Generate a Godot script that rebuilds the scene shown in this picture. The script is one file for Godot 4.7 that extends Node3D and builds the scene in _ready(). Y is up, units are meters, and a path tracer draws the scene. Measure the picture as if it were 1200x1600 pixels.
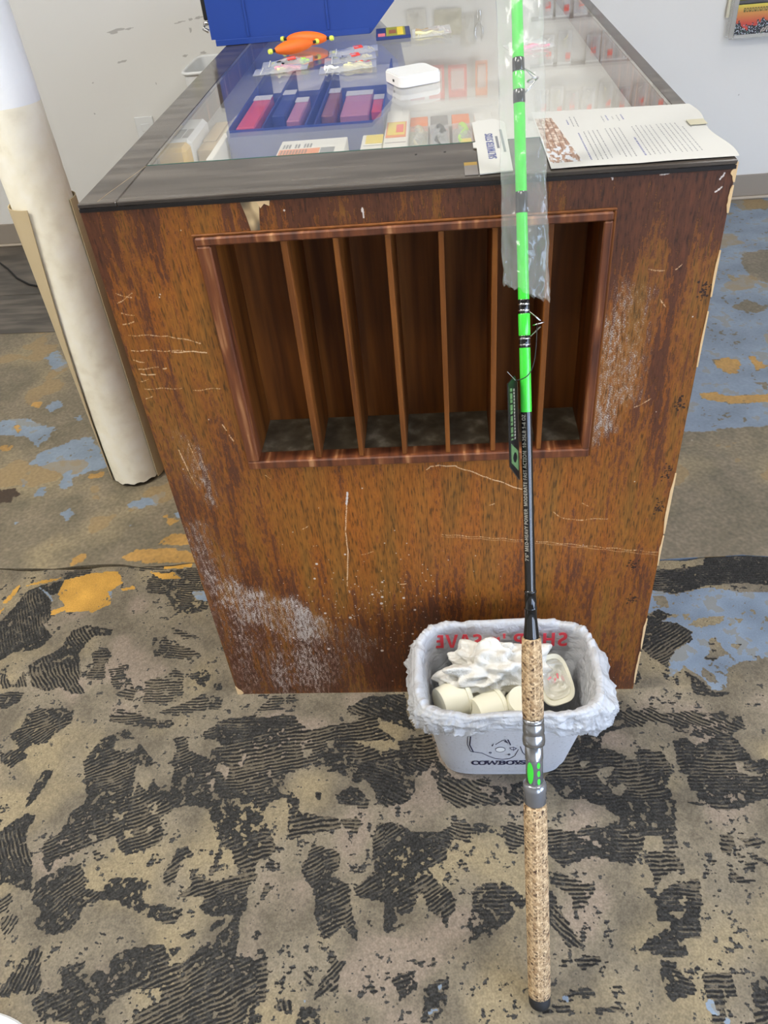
extends Node3D
# A worn wooden shop counter with pigeonholes, a fishing rod leaning on it and a wastebasket on a scraped concrete floor.

const W := 0.7667
const H := 0.965
const BACK := -2.47

var mats := {}
var names := {}
var rng := RandomNumberGenerator.new()

func _ready() -> void:
	rng.seed = 7
	setup_view()
	make_materials()
	build_room()
	build_counter()
	build_column()
	build_bin()
	build_rod()
	build_counter_items()
	build_case_items()
	build_wall_items()
	build_floor_items()

# ---------------------------------------------------------------- camera, sky, exposure
func setup_view() -> void:
	var cam := Camera3D.new()
	cam.name = "camera"
	cam.fov = 65.548
	cam.near = 0.02
	cam.far = 60.0
	cam.transform = Transform3D(Basis(Vector3.UP, 0.11318056) * Basis(Vector3.RIGHT, -0.70417254) * Basis(Vector3.BACK, -0.10632087), Vector3(0.05315186, 1.27314828, 0.9474883))
	add_child(cam)
	cam.current = true
	var e := Environment.new()
	e.background_mode = Environment.BG_SKY
	var sm := ProceduralSkyMaterial.new()
	sm.sky_top_color = Color(0.66, 0.75, 0.89)
	sm.sky_horizon_color = Color(0.85, 0.885, 0.94)
	sm.ground_horizon_color = Color(0.62, 0.62, 0.60)
	sm.ground_bottom_color = Color(0.45, 0.44, 0.42)
	sm.sky_energy_multiplier = 4.0
	sm.ground_energy_multiplier = 1.2
	var sk := Sky.new()
	sk.sky_material = sm
	e.sky = sk
	e.tonemap_mode = Environment.TONE_MAPPER_LINEAR
	e.tonemap_exposure = 0.5
	e.sdfgi_enabled = true
	e.ssao_enabled = true
	e.ssil_enabled = true
	var we := WorldEnvironment.new()
	we.name = "world_environment"
	we.environment = e
	add_child(we)

# ---------------------------------------------------------------- helpers: nodes
func numbered(n: String) -> String:
	var k: int = names.get(n, 0)
	names[n] = k + 1
	return n if k == 0 else "%s_%03d" % [n, k]

func thing(n: String, label: String, category: String, at := Vector3.ZERO, group := "") -> Node3D:
	var o := Node3D.new()
	o.name = numbered(n)
	add_child(o)
	o.position = at
	o.set_meta("label", label)
	o.set_meta("category", category)
	if group != "":
		o.set_meta("group", group)
	return o

func part(n: String, st: SurfaceTool, m: Material, parent: Node3D, label := "") -> MeshInstance3D:
	st.generate_normals()
	return pmesh(n, st.commit(), m, parent, label)

func pmesh(n: String, mesh: Mesh, m: Material, parent: Node3D, label := "") -> MeshInstance3D:
	var o := MeshInstance3D.new()
	o.name = n
	o.mesh = mesh
	o.material_override = m
	o.cast_shadow = GeometryInstance3D.SHADOW_CASTING_SETTING_ON
	parent.add_child(o, true)
	if label != "":
		o.set_meta("label", label)
	return o

func structure(n: String) -> Node3D:
	var o := Node3D.new()
	o.name = n
	add_child(o)
	o.set_meta("kind", "structure")
	return o

# ---------------------------------------------------------------- helpers: shapes
func surf() -> SurfaceTool:
	var st := SurfaceTool.new()
	st.begin(Mesh.PRIMITIVE_TRIANGLES)
	st.set_smooth_group(-1)
	return st

func face(st: SurfaceTool, pts: Array, centre: Vector3) -> void:
	var mid := Vector3.ZERO
	for p in pts:
		mid += p
	mid /= pts.size()
	var nrm: Vector3 = (pts[1] - pts[0]).cross(pts[2] - pts[0])
	var flip: bool = nrm.dot(mid - centre) > 0.0
	for i in range(1, pts.size() - 1):
		st.add_vertex(pts[0])
		st.add_vertex(pts[i + 1] if flip else pts[i])
		st.add_vertex(pts[i] if flip else pts[i + 1])

# a box with chamfered edges
func cbox(st: SurfaceTool, size: Vector3, b: float, xf := Transform3D.IDENTITY) -> void:
	var h := size * 0.5
	b = minf(b, minf(h.x, minf(h.y, h.z)) * 0.9)
	st.set_smooth_group(-1)
	var c := xf.origin
	var v := func(sx: int, sy: int, sz: int, ax: int) -> Vector3:
		var p := Vector3(sx * (h.x - (0.0 if ax == 0 else b)), sy * (h.y - (0.0 if ax == 1 else b)), sz * (h.z - (0.0 if ax == 2 else b)))
		return xf * p
	for s in [-1, 1]:
		face(st, [v.call(s, -1, -1, 0), v.call(s, 1, -1, 0), v.call(s, 1, 1, 0), v.call(s, -1, 1, 0)], c)
		face(st, [v.call(-1, s, -1, 1), v.call(1, s, -1, 1), v.call(1, s, 1, 1), v.call(-1, s, 1, 1)], c)
		face(st, [v.call(-1, -1, s, 2), v.call(1, -1, s, 2), v.call(1, 1, s, 2), v.call(-1, 1, s, 2)], c)
		for t in [-1, 1]:
			face(st, [v.call(s, t, -1, 0), v.call(s, t, 1, 0), v.call(s, t, 1, 1), v.call(s, t, -1, 1)], c)
			face(st, [v.call(s, -1, t, 0), v.call(s, 1, t, 0), v.call(s, 1, t, 2), v.call(s, -1, t, 2)], c)
			face(st, [v.call(-1, s, t, 1), v.call(1, s, t, 1), v.call(1, s, t, 2), v.call(-1, s, t, 2)], c)
			for u in [-1, 1]:
				face(st, [v.call(s, t, u, 0), v.call(s, t, u, 1), v.call(s, t, u, 2)], c)

func span(st: SurfaceTool, a: Vector3, b: Vector3, bevel := 0.001) -> void:
	cbox(st, (b - a).abs(), bevel, Transform3D(Basis.IDENTITY, (a + b) * 0.5))

func boxed(n: String, a: Vector3, b: Vector3, m: Material, parent: Node3D, bevel := 0.001, label := "") -> MeshInstance3D:
	var st := surf()
	var c := (a + b) * 0.5
	cbox(st, (b - a).abs(), bevel)
	var o := part(n, st, m, parent, label)
	o.position = c
	return o

# f(u, v) -> Vector3 over a grid; u and v run 0..1
func grid(st: SurfaceTool, nu: int, nv: int, f: Callable, smooth := 1) -> void:
	var pts: Array[Vector3] = []
	for j in nv + 1:
		for i in nu + 1:
			pts.append(f.call(float(i) / nu, float(j) / nv))
	st.set_smooth_group(smooth)
	for j in nv:
		for i in nu:
			var k := j * (nu + 1) + i
			for q in [k, k + 1, k + nu + 2, k, k + nu + 2, k + nu + 1]:
				st.set_uv(Vector2(float(q % (nu + 1)) / nu, float(q / (nu + 1)) / nv))
				st.add_vertex(pts[q])

# profile of (radius, height) turned about the local y axis; bands with hard edges when sharp
func lathe(st: SurfaceTool, prof: Array, segs: int, xf := Transform3D.IDENTITY, sharp := false) -> void:
	for k in prof.size() - 1:
		st.set_smooth_group(k + 1 if sharp else 1)
		var p: Vector2 = prof[k]
		var q: Vector2 = prof[k + 1]
		for i in segs:
			var a := TAU * i / segs
			var b := TAU * ((i + 1) % segs) / segs
			var v := [xf * Vector3(p.x * cos(a), p.y, p.x * sin(a)), xf * Vector3(p.x * cos(b), p.y, p.x * sin(b)), xf * Vector3(q.x * cos(b), q.y, q.x * sin(b)), xf * Vector3(q.x * cos(a), q.y, q.x * sin(a))]
			var uv := [Vector2(float(i) / segs, p.y), Vector2(float(i + 1) / segs, p.y), Vector2(float(i + 1) / segs, q.y), Vector2(float(i) / segs, q.y)]
			for w in ([0, 1, 2, 0, 2, 3] if p.x > 1e-6 and q.x > 1e-6 else ([0, 1, 2] if q.x > 1e-6 else [0, 1, 3]) if p.x > 1e-6 else [0, 2, 3]):
				st.set_uv(uv[w])
				st.add_vertex(v[w])

func tube(st: SurfaceTool, path: Array, r: float, segs := 8, r_end := -1.0) -> void:
	st.set_smooth_group(1)
	var rings := []
	var n := path.size()
	for k in n:
		var d: Vector3 = (path[mini(k + 1, n - 1)] - path[maxi(k - 1, 0)]).normalized()
		var s := d.cross(Vector3.UP if absf(d.y) < 0.9 else Vector3.RIGHT).normalized()
		var t := d.cross(s)
		var rr := r if r_end < 0.0 else lerpf(r, r_end, float(k) / (n - 1))
		var ring := []
		for i in segs:
			var a := TAU * i / segs
			ring.append(path[k] + (s * cos(a) + t * sin(a)) * rr)
		rings.append(ring)
	for k in n - 1:
		for i in segs:
			var j := (i + 1) % segs
			for v in [rings[k][i], rings[k][j], rings[k + 1][j], rings[k][i], rings[k + 1][j], rings[k + 1][i]]:
				st.add_vertex(v)
	st.set_smooth_group(-1)
	for e in [0, n - 1]:
		for i in range(1, segs - 1):
			for v in [rings[e][0], rings[e][i], rings[e][i + 1]]:
				st.add_vertex(v)

# a flat outline (x, y) given a thickness along z
func extrude(st: SurfaceTool, poly: PackedVector2Array, depth: float, xf := Transform3D.IDENTITY) -> void:
	st.set_smooth_group(-1)
	var ids := Geometry2D.triangulate_polygon(poly)
	var ccw := not Geometry2D.is_polygon_clockwise(poly)
	for k in range(0, ids.size(), 3):
		var t := [poly[ids[k]], poly[ids[k + 1]], poly[ids[k + 2]]]
		if (t[1] - t[0]).cross(t[2] - t[0]) > 0.0:
			t.reverse()
		for p in t:
			st.add_vertex(xf * Vector3(p.x, p.y, depth * 0.5))
		t.reverse()
		for p in t:
			st.add_vertex(xf * Vector3(p.x, p.y, -depth * 0.5))
	for i in poly.size():
		var p := poly[i]
		var q := poly[(i + 1) % poly.size()]
		if ccw:
			var s := p
			p = q
			q = s
		var v := [xf * Vector3(p.x, p.y, depth * 0.5), xf * Vector3(q.x, q.y, depth * 0.5), xf * Vector3(q.x, q.y, -depth * 0.5), xf * Vector3(p.x, p.y, -depth * 0.5)]
		for w in [0, 2, 1, 0, 3, 2]:
			st.add_vertex(v[w])

# a printed sheet: corners a (u0 v0), b (u1 v0), c (u1 v1), d (u0 v1)
func sheet(st: SurfaceTool, a: Vector3, b: Vector3, c: Vector3, d: Vector3) -> void:
	st.set_smooth_group(-1)
	var p := [a, b, c, d]
	var uv := [Vector2(0, 0), Vector2(1, 0), Vector2(1, 1), Vector2(0, 1)]
	for w in [0, 1, 2, 0, 2, 3]:
		st.set_uv(uv[w])
		st.add_vertex(p[w])

func lettering(n: String, text: String, height: float, m: Material, parent: Node3D, xf: Transform3D, serif := false, depth := 0.0006, wide := 1.0) -> MeshInstance3D:
	var tm := TextMesh.new()
	var f := SystemFont.new()
	f.font_names = PackedStringArray(["Droid Serif" if serif else "Droid Sans"])
	f.font_weight = 700
	tm.font = f
	tm.text = text
	tm.font_size = 64
	tm.pixel_size = height / 46.0
	tm.depth = depth
	tm.curve_step = 2.0
	var o := pmesh(n, tm, m, parent)
	o.transform = xf * Transform3D(Basis.from_scale(Vector3(wide, 1, 1)), Vector3.ZERO)
	return o

func noise(s: int, freq: float, oct := 4, kind := FastNoiseLite.TYPE_SIMPLEX_SMOOTH) -> FastNoiseLite:
	var n := FastNoiseLite.new()
	n.seed = s
	n.noise_type = kind
	n.frequency = freq
	n.fractal_octaves = oct
	if oct <= 1:
		n.fractal_type = FastNoiseLite.FRACTAL_NONE
	return n

func nbytes(n: FastNoiseLite, w: int, h: int, sx := 1, sy := 1) -> PackedByteArray:
	var im := n.get_image(w / sx, h / sy, false, false, true)
	if sx > 1 or sy > 1:
		im.resize(w, h, Image.INTERPOLATE_CUBIC)
	im.convert(Image.FORMAT_L8)
	return im.get_data()

# ---------------------------------------------------------------- materials
func mat(n: String, c: Color, rough := 0.6, metal := 0.0, spec := 0.5) -> StandardMaterial3D:
	var m := StandardMaterial3D.new()
	m.resource_name = n
	m.albedo_color = c
	m.roughness = rough
	m.metallic = metal
	m.metallic_specular = spec
	mats[n] = m
	return m

func rgb8(r: int, g: int, b: int) -> Color:
	return Color(r / 255.0, g / 255.0, b / 255.0)

func film(n: String, c: Color, alpha: float, rough := 0.12) -> StandardMaterial3D:
	var m := mat(n, Color(c.r, c.g, c.b, alpha), rough)
	m.transparency = BaseMaterial3D.TRANSPARENCY_ALPHA
	m.cull_mode = BaseMaterial3D.CULL_DISABLED
	return m

func tex(im: Image) -> ImageTexture:
	return ImageTexture.create_from_image(im)

func ramp_noise(n: FastNoiseLite, w: int, h: int, cols: Array, offs: Array, sx := 1, sy := 1) -> Image:
	var g := Gradient.new()
	g.offsets = PackedFloat32Array(offs)
	g.colors = PackedColorArray(cols)
	var lut := []
	for i in 256:
		lut.append(g.sample(i / 255.0))
	var si := n.get_seamless_image(w / sx, h / sy, false, false, 0.15, true)
	si.resize(w, h, Image.INTERPOLATE_CUBIC)
	si.convert(Image.FORMAT_L8)
	var b := si.get_data()
	var out := PackedByteArray()
	out.resize(w * h * 3)
	for i in w * h:
		var c: Color = lut[b[i]]
		out[i * 3] = int(c.r * 255.0)
		out[i * 3 + 1] = int(c.g * 255.0)
		out[i * 3 + 2] = int(c.b * 255.0)
	return Image.create_from_data(w, h, false, Image.FORMAT_RGB8, out)

func bump(m: StandardMaterial3D, im: Image, cm: float) -> void:
	m.heightmap_enabled = true
	m.heightmap_texture = tex(im)
	m.heightmap_scale = cm

func tri_map(m: StandardMaterial3D, per_metre: float, world := true) -> void:
	m.uv1_triplanar = true
	m.uv1_world_triplanar = world
	m.uv1_scale = Vector3.ONE * per_metre

func noise_image(n: FastNoiseLite, w: int, h: int) -> Image:
	var im := n.get_seamless_image(w, h, false, false, 0.1, true)
	im.convert(Image.FORMAT_L8)
	return im

func make_materials() -> void:
	var m: StandardMaterial3D
	# painted plaster
	m = mat("wall_paint", rgb8(226, 225, 221), 0.55)
	bump(m, noise_image(noise(3, 0.02, 5), 256, 256), 0.05)
	tri_map(m, 1.6)
	m = mat("ceiling_paint", rgb8(222, 220, 214), 0.9)
	m = mat("baseboard_vinyl", rgb8(150, 140, 128), 0.55)
	m = mat("dark_sheet_vinyl", Color.WHITE, 0.5)
	m.albedo_texture = tex(ramp_noise(noise(31, 0.012, 5), 512, 512, [rgb8(68, 63, 57), rgb8(88, 82, 75), rgb8(112, 104, 94)], [0.25, 0.5, 0.85]))
	m.uv1_scale = Vector3(1, 1, 1)
	m = mat("groove", rgb8(42, 38, 33), 0.9)
	# trim wood, vertical grain
	m = mat("trim_wood", Color.WHITE, 0.45)
	m.albedo_texture = tex(ramp_noise(noise(41, 0.03, 4), 512, 512, [rgb8(72, 38, 24), rgb8(98, 54, 32), rgb8(118, 66, 36), rgb8(176, 124, 82)], [0.15, 0.42, 0.68, 0.92], 1, 12))
	bump(m, ramp_noise(noise(42, 0.05, 4), 256, 256, [Color.BLACK, Color.WHITE], [0, 1], 1, 16), 0.04)
	tri_map(m, 3.2)
	m = mat("recess_wood", Color.WHITE, 0.5, 0.0, 0.4)
	m.albedo_texture = tex(ramp_noise(noise(45, 0.03, 4), 512, 512, [rgb8(96, 54, 22), rgb8(122, 71, 28), rgb8(142, 86, 35)], [0.15, 0.5, 0.9], 1, 16))
	tri_map(m, 2.5)
	m = mat("recess_floor", Color.WHITE, 0.75)
	m.albedo_texture = tex(ramp_noise(noise(47, 0.02, 6), 256, 256, [rgb8(72, 62, 46), rgb8(98, 88, 70), rgb8(150, 142, 124)], [0.2, 0.6, 0.95]))
	tri_map(m, 4.0)
	m = mat("bare_wood", rgb8(222, 188, 140), 0.7)
	m = mat("peeled_veneer", Color.WHITE, 0.55)
	m.albedo_texture = tex(ramp_noise(noise(48, 0.02, 3), 64, 64, [rgb8(206, 178, 132), rgb8(150, 126, 92), rgb8(96, 84, 66)], [0.25, 0.5, 0.75]))
	tri_map(m, 14.0)
	m = mat("laminate", Color.WHITE, 0.2, 0.0, 0.45)
	m.albedo_texture = tex(ramp_noise(noise(51, 0.03, 4), 512, 512, [rgb8(60, 54, 49), rgb8(76, 69, 63), rgb8(92, 85, 78)], [0.2, 0.5, 0.8], 12, 1))
	m.roughness_texture = tex(ramp_noise(noise(52, 0.015, 5), 256, 256, [Color(0.75, 0.75, 0.75), Color(1, 1, 1)], [0.2, 0.8]))
	m.roughness = 0.17
	tri_map(m, 2.2)
	m = mat("edge_band", rgb8(28, 24, 24), 0.35)
	film("glass", rgb8(232, 244, 240), 0.02, 0.02)
	mat("glass_edge", rgb8(70, 110, 98), 0.1)
	mat("dark_line", rgb8(22, 20, 20), 0.6)
	# column paint and its sleeve
	m = mat("column_paint", Color.WHITE, 0.5)
	m.albedo_texture = tex(ramp_noise(noise(61, 0.016, 6), 256, 256, [rgb8(222, 214, 192), rgb8(236, 230, 210), rgb8(240, 236, 222)], [0.1, 0.4, 0.8]))
	bump(m, noise_image(noise(62, 0.03, 4), 256, 256), 0.10)
	tri_map(m, 3.0)
	m = mat("column_fresh_paint", rgb8(232, 234, 236), 0.5)
	bump(m, noise_image(noise(63, 0.03, 4), 256, 256), 0.10)
	tri_map(m, 3.0)
	mat("scuff", rgb8(150, 145, 122), 0.7)
	mat("tan_sheet", rgb8(186, 168, 134), 0.6)
	mat("shadow_black", rgb8(24, 23, 22), 0.7)
	# plastics, metals
	mat("white_plastic", rgb8(226, 228, 228), 0.35)
	m = mat("bin_plastic", Color.WHITE, 0.42)
	m.albedo_texture = tex(ramp_noise(noise(71, 0.12, 4), 256, 256, [rgb8(120, 118, 114), rgb8(200, 200, 202), rgb8(206, 207, 210)], [0.1, 0.22, 0.9]))
	tri_map(m, 5.0)
	m = mat("bag_film", Color(0.84, 0.85, 0.865, 0.76), 0.22)
	m.transparency = BaseMaterial3D.TRANSPARENCY_ALPHA
	m.backlight_enabled = true
	m.backlight = Color(0.6, 0.6, 0.6)
	m.cull_mode = BaseMaterial3D.CULL_DISABLED
	bump(m, crinkle(), 0.5)
	tri_map(m, 5.0)
	m = mat("soft_bag", rgb8(220, 217, 208), 0.36)
	bump(m, crinkle(), 0.35)
	tri_map(m, 7.0)
	m.backlight_enabled = true
	m.backlight = Color(0.45, 0.45, 0.43)
	mat("cream_card", rgb8(226, 222, 200), 0.55)
	mat("cream_dark", rgb8(190, 184, 160), 0.6)
	mat("red_print", rgb8(206, 62, 72), 0.5)
	mat("pink_print", rgb8(222, 120, 126), 0.5)
	mat("navy_print", rgb8(30, 30, 62), 0.45)
	mat("grey_print", rgb8(120, 122, 128), 0.6)
	mat("white_print", rgb8(236, 236, 232), 0.5)
	m = mat("cork", Color.WHITE, 0.8)
	m.albedo_texture = tex(cork_image())
	bump(m, noise_image(noise(82, 0.08, 4), 256, 256), 0.06)
	tri_map(m, 32.0)
	mat("black_gloss", rgb8(16, 16, 18), 0.12, 0.0, 0.6)
	mat("black_rubber", rgb8(26, 26, 27), 0.7)
	m = mat("rod_green", rgb8(66, 214, 62), 0.18, 0.0, 0.6)
	mat("seat_silver", rgb8(168, 170, 174), 0.22, 0.9)
	mat("seat_smoke", rgb8(140, 142, 147), 0.2, 0.6, 0.6)
	mat("chrome", rgb8(205, 206, 208), 0.12, 1.0)
	film("sleeve_film", rgb8(236, 240, 238), 0.11, 0.16)
	film("clear_bag", rgb8(226, 228, 230), 0.34, 0.12)
	film("clear_tub", rgb8(240, 240, 236), 0.3, 0.16)
	mat("tag_black", rgb8(24, 24, 24), 0.4)
	mat("tag_green", rgb8(96, 128, 82), 0.5)
	mat("tag_grey", rgb8(150, 146, 134), 0.5)
	mat("tag_edge", rgb8(206, 176, 152), 0.6)
	m = mat("blue_plastic", rgb8(29, 62, 140), 0.42)
	mat("blue_dark", rgb8(34, 52, 110), 0.45)
	mat("float_orange", rgb8(248, 112, 28), 0.55)
	mat("float_cap", rgb8(222, 232, 90), 0.5)
	mat("tag_red", rgb8(236, 74, 58), 0.5)
	mat("lime", rgb8(170, 220, 80), 0.5)
	mat("pink_bait", rgb8(232, 150, 170), 0.5)
	mat("cream_bait", rgb8(226, 218, 170), 0.5)
	mat("dark_hooks", rgb8(44, 46, 52), 0.4, 0.6)
	mat("paper", rgb8(203, 202, 197), 0.6)
	mat("yellow_print", rgb8(232, 206, 58), 0.5)
	mat("olive_print", rgb8(150, 150, 52), 0.55)
	mat("orange_print", rgb8(232, 128, 60), 0.5)
	mat("brown_print", rgb8(150, 92, 64), 0.55)
	mat("kraft", rgb8(172, 150, 116), 0.75)
	mat("white_card", rgb8(226, 224, 216), 0.6)
	mat("grey_tape", rgb8(128, 122, 118), 0.35)
	mat("tape_glue", rgb8(170, 138, 66), 0.5)
	mat("yellow_liquid", rgb8(222, 178, 66), 0.25)
	mat("red_pack", rgb8(222, 70, 66), 0.45)
	mat("pink_pack", rgb8(196, 128, 140), 0.5)
	mat("wire", rgb8(206, 206, 204), 0.3, 0.7)
	mat("yellow_tub", rgb8(222, 214, 110), 0.5)

func crinkle() -> Image:
	var n := noise(85, 0.03, 1, FastNoiseLite.TYPE_CELLULAR)
	n.cellular_return_type = FastNoiseLite.RETURN_DISTANCE2_SUB
	n.domain_warp_enabled = true
	n.domain_warp_amplitude = 34.0
	n.domain_warp_frequency = 0.02
	return noise_image(n, 256, 256)

func cork_image() -> Image:
	var n := 256
	var cell := noise(81, 0.055, 1, FastNoiseLite.TYPE_CELLULAR)
	cell.cellular_return_type = FastNoiseLite.RETURN_CELL_VALUE
	var edge := noise(81, 0.055, 1, FastNoiseLite.TYPE_CELLULAR)
	edge.cellular_return_type = FastNoiseLite.RETURN_DISTANCE2_DIV
	var a := nbytes(cell, n, n)
	var b := nbytes(edge, n, n)
	var d := nbytes(noise(83, 0.2, 2), n, n)
	var out := PackedByteArray()
	out.resize(n * n * 3)
	for i in n * n:
		var t := a[i] / 255.0
		var c := rgb8(134, 102, 68).lerp(rgb8(232, 206, 164), t)
		if t < 0.2:
			c = rgb8(70, 48, 32)
		elif b[i] > 225:
			c = c.lerp(rgb8(128, 92, 62), 0.5)
		c *= 0.92 + 0.16 * d[i] / 255.0
		out[i * 3] = int(clampf(c.r, 0, 1) * 255)
		out[i * 3 + 1] = int(clampf(c.g, 0, 1) * 255)
		out[i * 3 + 2] = int(clampf(c.b, 0, 1) * 255)
	return Image.create_from_data(n, n, false, Image.FORMAT_RGB8, out)

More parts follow.
